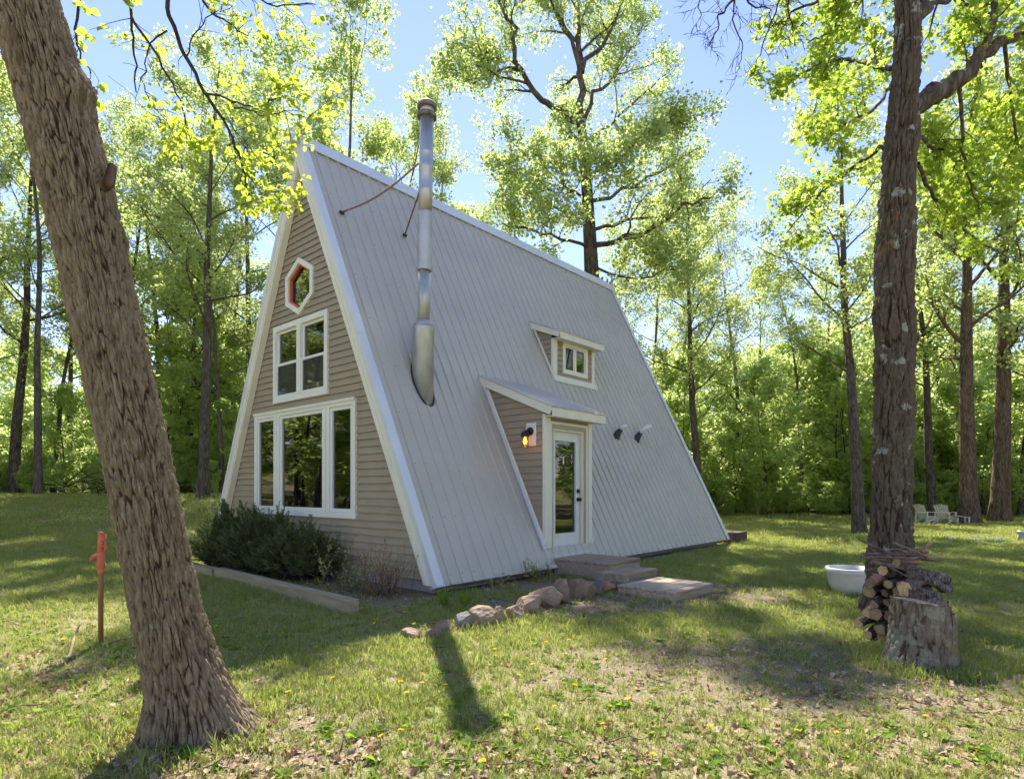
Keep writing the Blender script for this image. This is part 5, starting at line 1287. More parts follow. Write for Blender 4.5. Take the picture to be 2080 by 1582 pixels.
# yew shrubs under the picture window
def yew(name, label, c, size, seed, n):
    rng = np.random.default_rng(seed); wood = Wood(); pos = []; dr = []
    ns = int(n)
    for k in range(ns):
        az = rng.uniform(0, 2 * math.pi); el = rng.uniform(0.05, 1.45); d = np.array([math.cos(az) * math.cos(el), math.sin(az) * math.cos(el), math.sin(el)])
        ln = rng.uniform(0.55, 1.0) * (1 + 0.25 * math.sin(3 * az + seed))
        tip = d * ln * np.array(size) + np.array([0, 0, 0.1]); root = np.array([rng.normal(0, .1), rng.normal(0, .1), 0.02])
        mid = (root + tip) / 2 + np.array([0, 0, 0.05]); wood.add(np.array([root, mid, tip]), [0.012, 0.007, 0.003], 3)
        for b in range(6):                                # feathery sprays
            f = rng.uniform(0.55, 1.0); q = root + (tip - root) * f; sd_ = rot_dir(tip - root, rng.uniform(0.1, 0.9), rng); sd_[2] += 0.35; sd_ /= np.linalg.norm(sd_); sl = rng.uniform(0.10, 0.22)
            m = 11; tt = np.linspace(0.05, 1, m)
            side = np.cross(sd_, [0, 0, 1.0]); side /= np.linalg.norm(side) + 1e-9
            for j in range(m):
                for sg in (-1, 1): pos.append(q + sd_ * sl * tt[j]); dr.append((sd_ * 0.6 + side * sg + np.array([0, 0, 0.2])) * 3)
    e = tag(empty(name, c), label, 'shrub', 'yew shrubs under the picture window')
    o = obj('stems', wood.mesh('stems', M['bark_twig']), None, e); o['kind'] = 'stuff'
    obj('foliage', leaf_mesh('foliage', np.array(pos), np.array(dr), 0.042, rng, 'simple', 0.2, M['yew'], aspect=0.24), None, e)
c = hw(-0.42, 4.55); yew('yew_shrub', 'dark green yew at the left end under the picture window', (c[0], c[1], 0.0), (0.9, 0.66, 0.84), 1, 360)
c = hw(-0.40, 3.35); yew('yew_shrub', 'dark green yew in the middle under the picture window', (c[0], c[1], 0.0), (0.8, 0.58, 0.74), 2, 330)
c = hw(-0.38, 2.45); yew('yew_shrub', 'dark green yew nearest the cabin front corner', (c[0], c[1], 0.0), (0.62, 0.48, 0.58), 3, 240)

# yard hydrant
hy = tag(empty('yard_hydrant', (-3.40, 4.92, float(gz(-3.4, 4.92)))), 'brown standpipe with orange hydrant head left of the leaning trunk', 'hydrant')
lathe('pipe', [(0.019, -0.1), (0.019, 0.60), (0.016, 0.61)], M['pipebrown'], hy, 14)
lathe('collar', [(0.022, 0.58), (0.026, 0.60), (0.026, 0.64), (0.031, 0.65), (0.031, 0.69), (0.026, 0.70), (0.029, 0.72), (0.029, 0.76), (0.022, 0.775)], M['hydrant'], hy, 14)
lathe('head', [(0.020, 0.77), (0.022, 0.78), (0.021, 0.92), (0.018, 0.93), (0.01, 0.935)], M['hydrant'], hy, 14)
tube('spout', [(0, 0, 0.735), (-0.03, -0.012, 0.735), (-0.052, -0.02, 0.725), (-0.058, -0.022, 0.70)], [0.02, 0.019, 0.019, 0.021], M['hydrant'], hy, 10)
tube('lever', [(0.028, 0, 0.76), (0.042, 0, 0.80), (0.040, 0, 0.86), (0.036, 0, 0.915)], [0.009, 0.010, 0.008, 0.007], M['hydrant'], hy, 6)
for z_ in (0.81, 0.87): tube('bolt', [(0.02, -0.01, z_), (0.048, -0.012, z_)], 0.007, M['hydrant'], hy, 6)

def stick(name, label, cat, pts, r, mat, group=None, sides=6):
    P = np.array(pts, float); m = 3 * (len(P) - 1) + 1; x = np.linspace(0, len(P) - 1, m); Q = np.stack([np.interp(x, np.arange(len(P)), P[:, k]) for k in range(3)], 1)
    o = tube(name, Q, np.linspace(r, r * 0.45, m), mat, None, sides); return tag(o, label, cat, group)
def gp(x, y, dz=0.0):
    Y = F * CAMZ / (y - HY); X = (x - 1040) / F * Y; return (X, Y, float(gz(X, Y)) + dz)
stick('fallen_branch', 'pale bent stick on the grass left of the standpipe', 'stick', [gp(130, 1352, .01), gp(142, 1335, .02), gp(152, 1305, .06), (gp(165, 1300)[0], gp(165, 1300)[1], 0.16)], 0.014, M['deckwood'])
stick('fallen_branch', 'thin dark twig lying between standpipe and leaning trunk', 'stick', [gp(205, 1318, .015), gp(240, 1308, .03), gp(300, 1295, .02)], 0.008, M['twig'])

# white planter half hidden by the oak trunk
pl = tag(empty('planter', (4.19, 7.35, 0.0)), 'round white planter bowl with bare soil beside the big oak', 'planter')
lathe('bowl', [(0.15, 0.0), (0.20, 0.01), (0.25, 0.12), (0.272, 0.235), (0.276, 0.24), (0.276, 0.25), (0.288, 0.255), (0.290, 0.315), (0.282, 0.322), (0.262, 0.322), (0.257, 0.28)], M['ceramic'], pl, 36)
lathe('soil', [(0.256, 0.25), (0.254, 0.275), (0.15, 0.288), (0.02, 0.29)], M['soil'], pl, 24)

# stump with a stepped saw cut
def stump():
    c = np.array([3.05, 4.42, 0.0])
    path = [c + [0, 0, z_] for z_ in (-0.06, 0.0, 0.1, 0.2, 0.32, 0.45, 0.52)]; rad = [0.228, 0.225, 0.215, 0.208, 0.203, 0.20, 0.198]
    fl = lambda th, u: (0.13 * np.exp(-u / 0.13)) * (0.1 + 1.0 * np.maximum(0, np.cos(th - 3.3)) ** 3 + 0.25 * np.cos(3 * th))
    me, C, R = bark_trunk(path, rad, 240, 170, 0.045, 0.25, 0.022, 41, fl)
    e = tag(empty('tree_stump', tuple(c)), 'short lichen covered stump in front of the firewood', 'stump')
    n = len(me.vertices); V = np.empty(n * 3, np.float32); me.vertices.foreach_get('co', V); V = V.reshape(-1, 3)
    rel = V - c
    cut = 0.465 - 0.12 * (rel[:, 0] + 0.05) + 0.05 * (rel[:, 1] < -0.2); cut = np.where(rel[:, 0] > 0.085, 0.375, cut)      # saw cut slopes right, a lower step on that side
    V[:, 2] = np.minimum(V[:, 2], cut + 0.008 * fbm(V * 30, 2, 4)); me.vertices.foreach_set('co', V.ravel()); me.update()
    o = obj('bark', me, M['bark_stump'], e); o.location = tuple(-c)
    th = np.linspace(0, 2 * np.pi, 40, endpoint=False)
    ring = [(0.188 * math.cos(t), 0.183 * math.sin(t)) for t in th]
    L_ = [(x, y) for x, y in ring if x < 0.085] ; 
    for nm, pts, zf in (('saw_cut', [(min(x, 0.083), y) for x, y in ring], lambda x: 0.457 - 0.12 * (x + 0.05)), ('saw_cut_step', [(max(x, 0.088), y) for x, y in ring], lambda x: 0.367)):
        poly = []
        for p in pts:
            if not poly or math.hypot(p[0] - poly[-1][0], p[1] - poly[-1][1]) > 1e-4: poly.append(p)
        prism(nm, [(x, y, zf(x)) for x, y in poly], (0, 0, -0.3), M['sawcut'], e)
stump()

# firewood: every log a thing
def log(label, c, d, r, ln, seed, split=False, group='firewood logs stacked beside the oak'):
    rng = np.random.default_rng(seed); d = np.array(d, float); d /= np.linalg.norm(d); c = np.array(c, float)
    e = tag(empty('firewood_log', tuple(c)), label, 'log', group)
    ns = 14; th = np.linspace(0, 2 * np.pi, ns, endpoint=False)
    prof = np.ones(ns) * (1 + 0.09 * rng.normal(0, 1, ns))
    if split: prof = np.where(np.cos(th - rng.uniform(0, 6.28)) > 0.35, 0.45, prof)
    s = np.cross(d, [0, 0, 1.0]); s /= np.linalg.norm(s); u_ = np.cross(s, d)
    rings = []
    m = 7
    bend = rng.normal(0, 0.012, (m, 2))
    for i, f in enumerate(np.linspace(-0.5, 0.5, m)):
        rr = r * prof * (1 + 0.05 * rng.normal(0, 1, ns)); o_ = d * f * ln + s * bend[i, 0] + u_ * bend[i, 1]
        rings.append(o_ + (rr * np.cos(th))[:, None] * s + (rr * np.sin(th))[:, None] * u_)
    V = np.concatenate(rings); i = np.arange(m - 1)[:, None] * ns; j = np.arange(ns)[None]; j2 = (j + 1) % ns
    Q = np.stack([i + j, i + ns + j, i + ns + j2, i + j2], -1).reshape(-1, 4)
    me = mesh_np('bark', V, quads=Q[:, ::-1]); b = obj('bark', me, M['splitwood'] if split else M['logbark'], e, smooth=not split)
    for k, rg in ((-1, rings[0]), (1, rings[-1])):
        cc = rg.mean(0) + d * k * 0.002; q = [tuple(p + d * k * 0.001) for p in (rg if k < 0 else rg[::-1])]
        prism('cut_end', [tuple((np.array(p) - cc) * 0.93 + cc) for p in q], tuple(d * k * 0.004), M[('endgrain', 'endgrain1', 'endgrain2', 'endgrain1')[(seed * 7) % 4]], e)
    return e
LD = np.array([0.80, 0.60, 0.03]); LP = np.array([-0.60, 0.80, 0.0]); LB = np.array([3.31, 5.10, 0.0])
rngl = np.random.default_rng(8)
rows = [(0.05, 4, 'in the bottom row'), (0.145, 4, 'in the second row'), (0.235, 4, 'in the third row'), (0.325, 3, 'in the fourth row'), (0.415, 4, 'in the fifth row'), (0.50, 3, 'in the upper row')]
cols_ = ['nearest the viewer', 'second from the near side', 'third from the near side', 'farthest from the viewer']
sd_ = 0
for ri, (z_, cnt, rw) in enumerate(rows):
    for k in range(cnt):
        sd_ += 1; r = rngl.uniform(0.036, 0.059); off = (k - (cnt - 1) / 2) * 0.115 + rngl.normal(0, 0.008)
        c = LB + LP * off + LD * rngl.uniform(-0.06, 0.05) + np.array([0, 0, z_ + rngl.uniform(-.005, .005)])
        log('firewood log %s of the stack, %s' % (rw, cols_[k]), c, LD + rngl.normal(0, 0.07, 3) * [1, 1, 0.4], r, rngl.uniform(0.40, 0.5), 300 + sd_, split=(sd_ % 4 == 2))
# long bark-covered pieces laid across the top, running out over the stump
for k, (x0, y0, x1, y1, dY, r, lb) in enumerate([
    (1835, 1208, 1918, 1232, -0.18, 0.048, 'thick grey log lying lowest on the right over the stump'),
    (1832, 1190, 1905, 1215, -0.08, 0.042, 'dark log just above the thick grey log'),
    (1850, 1168, 1925, 1196, 0.0, 0.040, 'brown log third up on the right side of the pile'),
    (1822, 1143, 1922, 1180, 0.05, 0.042, 'long split log slanting down right on top of the pile'),
    (1795, 1160, 1850, 1175, 0.1, 0.05, 'short thick dark log in the middle of the pile top')]):
    a_ = at(x0, y0, 5.0 + dY); b_ = at(x1, y1, 5.12 + dY); log(lb, (a_ + b_) / 2, b_ - a_, r, float(np.linalg.norm(b_ - a_)) * 1.02, 400 + k)
# kindling heaped on top
rk = np.random.default_rng(21)
KL = ['kindling stick reaching out left from the top of the firewood', 'kindling stick reaching out right from the top of the firewood', 'kindling stick lying crosswise on the top of the firewood']
for k in range(34):
    kind = k % 3
    x = rk.uniform(1790, 1870); y = rk.uniform(1118, 1158); Y = 5.15 + rk.uniform(-0.16, 0.2); c = at(x, y, Y)
    a = rk.normal(0, 0.6) + (math.pi if kind == 0 else 0) if kind < 2 else rk.uniform(0.8, 2.2)
    d = np.array([math.cos(a), math.sin(a) * 0.9, rk.normal(0, 0.32)]); ln = rk.uniform(0.2, 0.5); r = rk.uniform(0.006, 0.02)
    bend = np.array([0, 0, rk.normal(0, 0.02)])
    lb = '%s %s %s' % ('long' if ln > 0.35 else 'short', 'thick' if r > 0.013 else 'thin', ('reddish ' if k % 4 == 0 else '') + KL[kind])
    stick('kindling_stick', lb, 'stick', [c - d * ln * 0.45, c + bend, c + d * ln * 0.55 + rk.normal(0, 0.015, 3)], r, M['twig'] if k % 4 else M['splitwood'], 'kindling heaped on the firewood (%s)' % ('left', 'right', 'crosswise')[kind], 5)

# white garden chairs far back on the lawn
def chair(label, x, y, rz, k=0.78):
    e = tag(empty('adirondack_chair', (x, y, float(gz(x, y))), rz), label, 'chair', 'white garden chairs'); e.scale = (k, k, k); m = M['chairpaint']
    for i in range(6):
        o = prism('back_slat', [(-0.25 + i * 0.085, -0.02, 0.28), (-0.175 + i * 0.085, -0.02, 0.28), (-0.175 + i * 0.085, 0.0, 0.28), (-0.25 + i * 0.085, 0.0, 0.28)], (0.012 * (i - 2.5), 0.34, 0.66 - 0.02 * abs(i - 2.5)), m, e)
    for i in range(6):
        box('seat_slat', -0.26, 0.26, -0.52 + i * 0.09, -0.445 + i * 0.09, 0.36 - i * 0.022, 0.38 - i * 0.022, m, e)
    for sx in (-0.33, 0.25):
        box('armrest', sx - 0.01, sx + 0.09, -0.56, 0.18, 0.55, 0.572, m, e)
        box('leg', sx + 0.02, sx + 0.06, -0.52, -0.43, 0.0, 0.5495, m, e)
        prism('leg', [(sx + 0.0205, -0.43, 0.34), (sx + 0.0205, -0.43, 0.25), (sx + 0.0205, 0.45, 0.0), (sx + 0.0205, 0.52, 0.03)], (0.03, 0, 0), m, e)
        box('arm_post', sx + 0.02, sx + 0.06, 0.1, 0.16, 0.10, 0.5495, m, e)
    box('back_rail', -0.27, 0.27, 0.14, 0.165, 0.50, 0.57, m, e)
chair('white slatted garden chair nearer the viewer, facing right', 15.45, 21.3, math.radians(122))
chair('white slatted garden chair behind the nearer one, facing right', 14.95, 21.6, math.radians(104))
ft = tag(empty('footstool', (15.95, 21.1, float(gz(15.95, 21.1))), math.radians(70)), 'low white slatted footstool in front of the garden chairs', 'footstool')
for i in range(5): box('slat', -0.22, 0.22, -0.2 + i * 0.085, -0.13 + i * 0.085, 0.26 + i * 0.012, 0.28 + i * 0.012, M['chairpaint'], ft)
for sx in (-0.2, 0.17):
    for sy in (-0.18, 0.15): box('leg', sx, sx + 0.035, sy, sy + 0.04, 0, 0.2595, M['chairpaint'], ft)

lid = tag(empty('septic_lid', (11.65, 14.6, float(gz(11.65, 14.6)))), 'flat round green lid low on the right lawn', 'lid')
lathe('lid', [(0.42, -0.05), (0.42, 0.04), (0.40, 0.055), (0.12, 0.075), (0.02, 0.078)], M['lid'], lid, 30)
for a_ in range(4): lathe('bolt', [(0.02, 0.05), (0.02, 0.068), (0.008, 0.07)], M['screw'], lid, 6, (0.36 * math.cos(a_ * 1.57), 0.36 * math.sin(a_ * 1.57), 0))
o = lumpy('flat_stone', (0.42, 0.3, 0.12), 61, M['stone']); o.location = (10.85, 14.75, float(gz(10.85, 14.75)) + 0.03); tag(o, 'small pale flat stone left of the green lid', 'stone')
ps = tag(empty('short_pipe', (12.45, 14.55, float(gz(12.45, 14.55)))), 'short grey capped pipe at the right picture edge', 'pipe')
lathe('pipe', [(0.07, -0.05), (0.07, 0.2), (0.065, 0.205)], M['concrete'], ps, 16); lathe('cap', [(0.085, 0.195), (0.085, 0.25), (0.07, 0.262), (0.02, 0.265)], M['galv'], ps, 16)

# brush heap at the left forest edge
rb = np.random.default_rng(3)
bh = tag(empty('brush_heap', (-14.6, 21.6, float(gz(-14.6, 21.6)))), 'heap of dark dead branches at the left forest edge', 'brush heap')
wd_ = Wood()
for k in range(70):
    a = rb.uniform(0, 6.28); q = np.array([rb.normal(0, 0.9), rb.normal(0, 0.4), rb.uniform(0, 0.45)]); d = np.array([math.cos(a), 0.5 * math.sin(a), rb.uniform(-0.1, 0.5)])
    wd_.add(walk(q, d, rb.uniform(0.6, 1.7), 5, rb, 0.2), np.linspace(rb.uniform(0.012, 0.035), 0.005, 6), 4)
o = obj('branches', wd_.mesh('branches', M['bark_twig']), None, bh); o['kind'] = 'stuff'

# strappy lily clumps, dry weeds and leafy weeds by the cabin corner
def clump(name, label, c, n, ln, spread, mat, seed, wdt=0.012, cat='plant', group=None, droop=0.5):
    rng = np.random.default_rng(seed); V = []; T = []
    for k in range(n):
        az = rng.uniform(0, 6.28); d = np.array([math.cos(az), math.sin(az), 0]); l = ln * rng.uniform(0.6, 1.15); sp = spread * rng.uniform(0.2, 1.1); sd = np.array([-d[1], d[0], 0]); b0 = len(V); root = d * rng.uniform(0, 0.04)
        for i, f in enumerate((0, 0.35, 0.7, 1.0)):
            p = root + d * sp * f ** 1.5 + np.array([0, 0, l * (f - droop * f ** 3 * sp / max(ln, 0.01))]); w_ = wdt * (1 - f * f) * 0.5 + 0.0006
            V += [p - sd * w_, p + sd * w_]
        for i in range(3): T.append((b0 + 2 * i, b0 + 2 * i + 1, b0 + 2 * i + 3, b0 + 2 * i + 2))
    me = mesh_np(name, np.array(V), quads=np.array(T)); a = me.attributes.new('rnd', 'FLOAT', 'FACE'); a.data.foreach_set('value', np.repeat(rng.uniform(0, 1, n), 3).astype(np.float32))
    o = obj(name, me, mat); o.location = c; return tag(o, label, cat, group)
clump('lily_clump', 'bright green strappy clump left of its twin by the rocks', gp(903, 1232), 42, 0.27, 0.16, M['lily'], 1)
clump('lily_clump', 'bright green strappy clump right of its twin by the rocks', gp(944, 1230), 40, 0.25, 0.17, M['lily'], 2)
clump('grass_tuft', 'tall green grass tuft at the foot of the stump', gp(1815, 1345), 30, 0.16, 0.06, M['lily'], 4, 0.006)
def weed(name, label, c, n, ln, seed, mat, leafmat, lfs=0.03, per=9):
    rng = np.random.default_rng(seed); wood = Wood(); pos = []; dr = []
    for k in range(n):
        a = rng.uniform(0, 6.28); P = walk((rng.normal(0, 0.12), rng.normal(0, 0.12), -0.02), (0.3 * math.cos(a), 0.3 * math.sin(a), 1), ln * rng.uniform(0.5, 1.1), 6, rng, 0.13); wood.add(P, np.linspace(0.004, 0.0012, 7), 3)
        for j in range(per): f = rng.uniform(0.3, 1) * 5.9; i = int(f); pos.append(P[i] + (P[i + 1] - P[i]) * (f - i)); dr.append(rng.normal(0, 1, 3) + [0, 0, 0.4])
    e = tag(empty(name, c), label, 'weed'); o = obj('stalks', wood.mesh('stalks', mat), None, e); o['kind'] = 'stuff'
    obj('leaves', leaf_mesh('leaves', np.array(pos), np.array(dr), lfs, rng, 'simple', 0.3, leafmat), None, e)
c = hw(-0.35, 0.55); weed('dry_weeds', 'clump of dry reddish weeds at the cabin front corner', (c[0], c[1], 0), 80, 0.66, 5, M['drystalk'], M['drystalk'], 0.022, 8)
c = hw(-0.45, 1.05); weed('dry_weeds', 'pale dry stalks left of the reddish weeds', (c[0], c[1], 0), 44, 0.55, 6, M['drystalk'], M['leaf_under'], 0.026, 6)
c = hw(-0.4, 1.75); weed('leafy_weed', 'tall thin weeds with small leaves between yew and corner', (c[0], c[1], 0), 9, 0.95, 7, M['drystalk'], M['leaf_under'], 0.035, 14)
c = hw(1.75, -0.22); weed('leafy_weed', 'low leafy weeds under the eave left of the entry deck', (c[0], c[1], 0), 22, 0.38, 8, M['drystalk'], M['grass'], 0.03, 12)
c = hw(0.9, -0.2); weed('leafy_weed', 'sparse low weeds under the eave near the front corner', (c[0], c[1], 0), 12, 0.22, 9, M['drystalk'], M['grass'], 0.028, 10)

# dandelions
def dandelion_mesh():
    V = []; fs = []; mi = []
    rng = np.random.default_rng(2)
    for k in range(22):
        a = k * 2.399; r = 0.006 + 0.011 * math.sqrt((k + 1) / 22); d = np.array([math.cos(a), math.sin(a), 0]); s_ = np.array([-d[1], d[0], 0]) * 0.0042; b0 = len(V)
        z0 = 0.062; zt = z0 + 0.012 - 0.55 * r
        V += [np.array([0, 0, z0]) - s_ * 0.4, np.array([0, 0, z0]) + s_ * 0.4, d * r + s_ + [0, 0, zt], d * r - s_ + [0, 0, zt]]; fs.append((b0, b0 + 1, b0 + 2, b0 + 3)); mi.append(0)
    b0 = len(V)
    for z_ in (0.0, 0.063):
        for j in range(4): V.append(np.array([0.0022 * math.cos(j * 1.57), 0.0022 * math.sin(j * 1.57), z_]))
    for j in range(4): fs.append((b0 + j, b0 + (j + 1) % 4, b0 + 4 + (j + 1) % 4, b0 + 4 + j)); mi.append(1)
    me = mesh_np('dandelion', np.array(V), faces=fs); me.materials.append(M['yellow']); me.materials.append(M['lily']); me.polygons.foreach_set('material_index', mi)
    a = me.attributes.new('rnd', 'FLOAT', 'FACE'); a.data.foreach_set('value', rng.uniform(0, 1, len(fs)).astype(np.float32)); return me
dm = dandelion_mesh()
DL = [(720, 1238), (745, 1245), (735, 1240), (770, 1268), (762, 1272), (556, 1284), (815, 1255), (512, 1252), (443, 1275), (470, 1295), (845, 1278), (925, 1232), (940, 1226), (960, 1310), (1005, 1335), (1000, 1350), (1085, 1355), (1050, 1378), (850, 1395), (815, 1408), (905, 1402), (860, 1412), (830, 1425), (940, 1390), (1110, 1318), (1160, 1308), (1225, 1328), (1235, 1345), (1270, 1258), (1160, 1410), (1130, 1455), (1230, 1500), (1100, 1510), (985, 1568), (1320, 1568), (1445, 1492), (1880, 1466), (1650, 1380), (1980, 1235), (2000, 1260), (2010, 1280), (1990, 1330), (150, 1282), (185, 1254), (130, 1302), (640, 1330), (680, 1390), (590, 1430), (810, 1500), (783, 1510), (1280, 1428), (1700, 1500), (1395, 1168), (1370, 1150), (570, 1352), (1540, 1330)]
LM = [(720, 1240, 'by the timber end'), (520, 1280, 'in the cabin shade'), (860, 1275, 'by the left rocks'), (930, 1228, 'by the strappy clumps'), (1000, 1340, 'right of the pipe shadow'), (850, 1410, 'left of the pipe shadow'), (1180, 1320, 'before the mulch bed'), (1380, 1160, 'beside the wooden steps'), (1120, 1470, 'past the end of the pipe shadow'), (1150, 1570, 'at the lower picture edge'), (1600, 1400, 'on the worn patch'), (1990, 1280, 'right of the stump'), (150, 1280, 'near the standpipe'), (640, 1390, 'right of the leaning trunk foot')]
for k, (x, y) in enumerate(DL):
    o = bpy.data.objects.new('dandelion', dm); COL.objects.link(o); o.location = gp(x, y + 8); sc_ = RG.uniform(0.75, 1.1); o.scale = (sc_, sc_, RG.uniform(0.7, 1.4)); o.rotation_euler = (RG.normal(0, .2), RG.normal(0, .2), RG.uniform(0, 6))
    near = min(LM, key=lambda q: math.hypot(q[0] - x, 1.6 * (q[1] - y)))[2]
    tag(o, 'yellow dandelion in the lawn ' + near, 'dandelion', 'dandelions ' + near)

# ------------------------------------------------------------------ grass and leaf litter
def tuft_mesh(seed, n, hgt, rad, wd0, lean=0.6):
    rng = np.random.default_rng(seed); V = []; Q = []; T = []; vals = []
    a = rng.uniform(0, 6.28, n); r = rad * np.sqrt(rng.uniform(0, 1, n)); h_ = hgt * rng.uniform(0.45, 1.2, n); la = rng.uniform(0, 6.28, n); lm_ = h_ * lean * rng.uniform(0.2, 1.3, n)
    root = np.c_[r * np.cos(a), r * np.sin(a), np.full(n, -0.004)]; ld = np.c_[np.cos(la), np.sin(la), np.zeros(n)]; sd = np.c_[-np.sin(la), np.cos(la), np.zeros(n)] * wd0 / 2
    mid = root + ld * (lm_ * 0.35)[:, None] + np.c_[np.zeros(n), np.zeros(n), h_ * 0.6]; tip = root + ld * lm_[:, None] + np.c_[np.zeros(n), np.zeros(n), h_]
    V = np.stack([root - sd, root + sd, mid + sd * 0.8, mid - sd * 0.8, tip], 1).reshape(-1, 3); b = np.arange(n)[:, None] * 5
    me = mesh_np('tuft', V, quads=(b + [0, 1, 2, 3]), tris=(b + [3, 2, 4]))
    rv = np.clip(rng.beta(1.6, 2.2, n), 0, 1); at_ = me.attributes.new('rnd', 'FLOAT', 'FACE'); at_.data.foreach_set('value', np.r_[rv, rv].astype(np.float32)); me.materials.append(M['grass']); return me
tufts = [tuft_mesh(50 + k, 15, 0.034 + 0.006 * k, 0.04, 0.0042, 0.9) for k in range(4)] + [tuft_mesh(60 + k, 26, 0.05, 0.11, 0.007, 0.9) for k in range(3)] + [tuft_mesh(70 + k, 36, 0.065, 0.28, 0.013, 0.9) for k in range(2)]
def keep_out(x, y):
    s, t = hl(x, y)
    m = (s > -0.02) & (s < L) & (t > -0.05) & (t < W)
    m |= (s > 2.38) & (s < 3.33) & (t > -0.94) & (t < 0.1); m |= (s > 2.06) & (s < 3.0) & (t > -1.4) & (t < -0.9); m |= (s > 1.55) & (s < 2.56) & (t > -2.4) & (t < -1.53)
    m |= np.hypot(x + 1.69, y - 3.14) < 0.24; m |= np.hypot(x - 3.86, y - 6.15) < 0.27; m |= np.hypot(x - 3.05, y - 4.42) < 0.23; m |= np.hypot(x - 4.19, y - 7.35) < 0.25; m |= np.hypot(x - 3.31, y - 5.1) < 0.26
    return m
gp_, gr_, gs_, gi_ = [], [], [], []
def sow(y0, y1, halfw, dens, kinds, k0, k1):
    ar = 0.5 * (halfw(y0) + halfw(y1)) * 2 * (y1 - y0); n = int(ar * dens)
    y = RG.uniform(y0, y1, n); x = RG.uniform(-1, 1, n) * halfw(y)
    pat = fbm(np.stack([x * 0.9, y * 0.9, np.zeros(n)], -1), 3, 77) * 0.5 + 0.5; pat2 = fbm(np.stack([x * 4, y * 4, np.zeros(n)], -1), 2, 78) * 0.5 + 0.5
    pr = np.clip(0.15 + 1.25 * (0.55 * pat + 0.45 * pat2), 0, 1) * (1 - 0.88 * bare(x, y)); ok = (RG.uniform(size=n) < pr) & ~keep_out(x, y); x, y, pat = x[ok], y[ok], pat[ok]; n = len(x)
    k = RG.uniform(k0, k1, n) * (0.7 + 0.7 * pat)
    gp_.append(np.c_[x, y, gz(x, y)]); gr_.append(np.c_[RG.normal(0, .1, n), RG.normal(0, .1, n), RG.uniform(0, 6.28, n)]); gs_.append(np.c_[k, k, k * RG.uniform(0.7, 1.25, n)]); gi_.append(RG.choice(kinds, n))
sow(1.2, 4.2, lambda y: 1.0 * y + 2.4, 800, [0, 1, 2, 3], 0.7, 1.2)
sow(4.2, 8.0, lambda y: 1.0 * y + 2.4, 380, [0, 1, 2, 3, 4], 0.75, 1.25)
sow(8.0, 14.0, lambda y: 1.0 * y + 2.4, 130, [4, 5, 6], 0.8, 1.3)
sow(14.0, 32.0, lambda y: 1.0 * y + 2.4, 30, [7, 8], 0.8, 1.25)
# lush rim round the stump, trunks, rocks and deck
for (cx_, cy_, r0, r1, n) in ((3.05, 4.42, 0.24, 0.5, 200), (3.86, 6.15, 0.28, 0.6, 200), (-1.69, 3.14, 0.3, 0.5, 90), (4.19, 7.35, 0.26, 0.45, 120)):
    a = RG.uniform(0, 6.28, n); r = RG.uniform(r0, r1, n); x = cx_ + r * np.cos(a); y = cy_ + r * np.sin(a); k = RG.uniform(0.9, 1.9, n)
    gp_.append(np.c_[x, y, gz(x, y)]); gr_.append(np.c_[np.zeros(n), np.zeros(n), RG.uniform(0, 6.28, n)]); gs_.append(np.c_[k, k, k * 1.2]); gi_.append(RG.integers(0, 4, n))
gpts = np.concatenate(gp_); print('grass tufts', len(gpts))
scatter('lawn_grass', gpts, np.concatenate(gr_), np.concatenate(gs_), np.concatenate(gi_), tufts, 'patchy green lawn grass')

def dead_leaf(seed):
    rng = np.random.default_rng(seed); th = np.linspace(0, 2 * np.pi, 11)[:-1]; lob = 1 + 0.28 * np.cos(th * 5 + seed) ; r = 0.032 * lob
    x = r * np.cos(th) * 1.35; y = r * np.sin(th) * 0.85; z = 0.012 * np.cos(2 * th + rng.uniform(0, 6)) + 0.30 * np.abs(y) + 0.008
    V = np.r_[np.c_[x, y, z], [[0, 0, 0.006]]]; T = np.array([(i, (i + 1) % 10, 10) for i in range(10)])
    me = mesh_np('dead_leaf', V, tris=T); at_ = me.attributes.new('rnd', 'FLOAT', 'FACE'); at_.data.foreach_set('value', np.full(10, rng.uniform(0, 1), np.float32)); me.materials.append(M['deadleaf']); return me
n = 30000; y = 1.7 + 16 * RG.uniform(0, 1, n) ** 1.7; x = RG.uniform(-1, 1, n) * (0.93 * y + 0.8)
pt = fbm(np.stack([x * 1.1, y * 1.1, np.zeros(n) + 4], -1), 3, 99) * 0.5 + 0.5
pr = np.clip(0.05 + 1.5 * (pt - 0.38), 0.03, 1) * np.where(y < 4.3, 0.9, 0.42) + 0.5 * bare(x, y) * (y < 9)
pr = pr + 0.6 * blob(x, y, -3.0, 4.0, 1.2, 0.8) + 0.4 * blob(x, y, 0.9, 2.7, 1.6, 0.6)
ok = (RG.uniform(size=n) < pr) & ~keep_out(x, y); x, y = x[ok], y[ok]; n = len(x); print('dead leaves', n)
k = RG.uniform(0.22, 0.62, n)
scatter('fallen_leaves', np.c_[x, y, gz(x, y) + 0.012], np.c_[RG.normal(0, .45, n), RG.normal(0, .45, n), RG.uniform(0, 6.28, n)], np.c_[k, k, k], RG.integers(0, 6, n), [dead_leaf(k_) for k_ in range(6)], 'dry brown leaves strewn over the lawn')
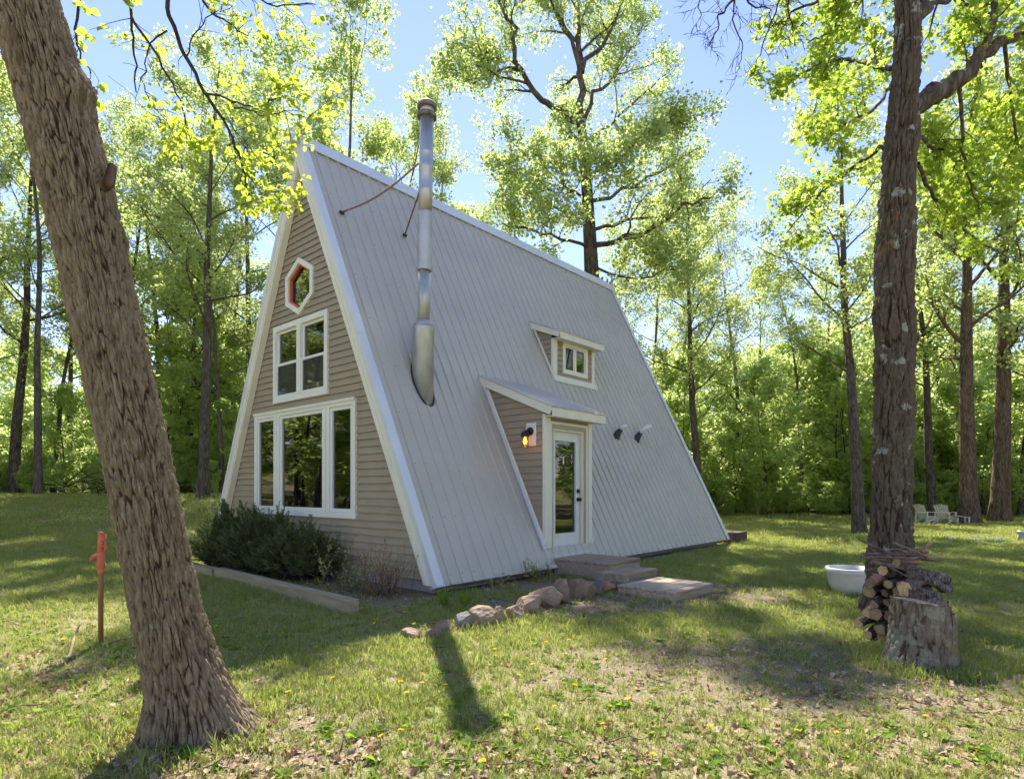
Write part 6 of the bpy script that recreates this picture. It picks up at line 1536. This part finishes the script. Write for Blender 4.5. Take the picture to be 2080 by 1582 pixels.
# broad-leaved weeds in the turf
n = 2600; y = 1.7 + 9 * RG.uniform(0, 1, n) ** 1.5; x = RG.uniform(-1, 1, n) * (0.93 * y + 0.8); ok = ~keep_out(x, y) & (RG.uniform(size=n) > 0.8 * bare(x, y)) & (fbm(np.stack([x * 0.8, y * 0.8, np.zeros(n)], -1), 2, 55) > -0.12); x, y = x[ok], y[ok]; n = len(x)
def rosette(seed):
    rng = np.random.default_rng(seed); m = 9; a = np.linspace(0, 6.28, m, endpoint=False) + rng.normal(0, .2, m); d = np.c_[np.cos(a), np.sin(a), np.full(m, 0.35)]
    return leaf_mesh('rosette', np.zeros((m, 3)) + [0, 0, 0.004], d * 3, 0.05, rng, 'leaflet', 1.0, M['lily'], aspect=0.32)
k = RG.uniform(0.5, 1.3, n)
scatter('turf_weeds', np.c_[x, y, gz(x, y)], np.c_[np.zeros(n), np.zeros(n), RG.uniform(0, 6.28, n)], np.c_[k, k, k], RG.integers(0, 4, n), [rosette(k_) for k_ in range(4)], 'small broad leaved weeds in the turf')
# taller grass growing up round stones, trunk feet and timbers
tg = []
for i, (x, y, w_, h_, c, lb) in enumerate(ROCKS):
    Y = F * CAMZ / (y - HY)
    for _ in range(7): tg.append(((x - 1040) / F * Y + RG.normal(0, 0.14), Y + RG.uniform(-0.12, 0.03)))
for _ in range(60): f = RG.uniform(0, 1); tg.append((-1.62 + f * -2.63 + RG.normal(0, .03) - 0.09, 6.10 + f * 2.52 + RG.normal(0, .03) - 0.09))
for _ in range(50): f = RG.uniform(0, 1); q = hw(f * 9, -0.05 + RG.normal(0, 0.05)); tg.append((q[0], q[1]))
tg = np.array(tg); ok = ~keep_out(tg[:, 0], tg[:, 1]); tg = tg[ok]; n = len(tg); k = RG.uniform(1.0, 2.2, n)
scatter('edge_grass', np.c_[tg, gz(tg[:, 0], tg[:, 1])], np.c_[np.zeros(n), np.zeros(n), RG.uniform(0, 6.28, n)], np.c_[k * 0.8, k * 0.8, k], RG.integers(0, 4, n), tufts[:4], 'longer grass growing up round stones and timbers')
# twigs and acorn-sized bits fallen from the trees
n = 420; y = 1.8 + 8 * RG.uniform(0, 1, n) ** 1.4; x = RG.uniform(-1, 1, n) * (0.93 * y + 0.6); ok = ~keep_out(x, y); x, y = x[ok], y[ok]; n = len(x)
def twig(seed):
    rng = np.random.default_rng(seed); w_ = Wood(); P = walk((-0.06, 0, 0.006), (1, 0, 0.02), rng.uniform(0.1, 0.2), 5, rng, 0.18); P[:, 2] = np.abs(P[:, 2]) + 0.004; w_.add(P, np.linspace(0.0035, 0.0015, 6), 4)
    Q = walk(P[2], (0.6, 0.7, 0.05), 0.05, 3, rng, 0.2); w_.add(Q, np.linspace(0.002, 0.001, 4), 3); return w_.mesh('twig', M['twig'])
k = RG.uniform(0.5, 1.5, n)
scatter('fallen_twigs', np.c_[x, y, gz(x, y) + 0.01], np.c_[np.zeros(n), np.zeros(n), RG.uniform(0, 6.28, n)], np.c_[k, k, k], RG.integers(0, 4, n), [twig(k_) for k_ in range(4)], 'thin twigs fallen in the grass')
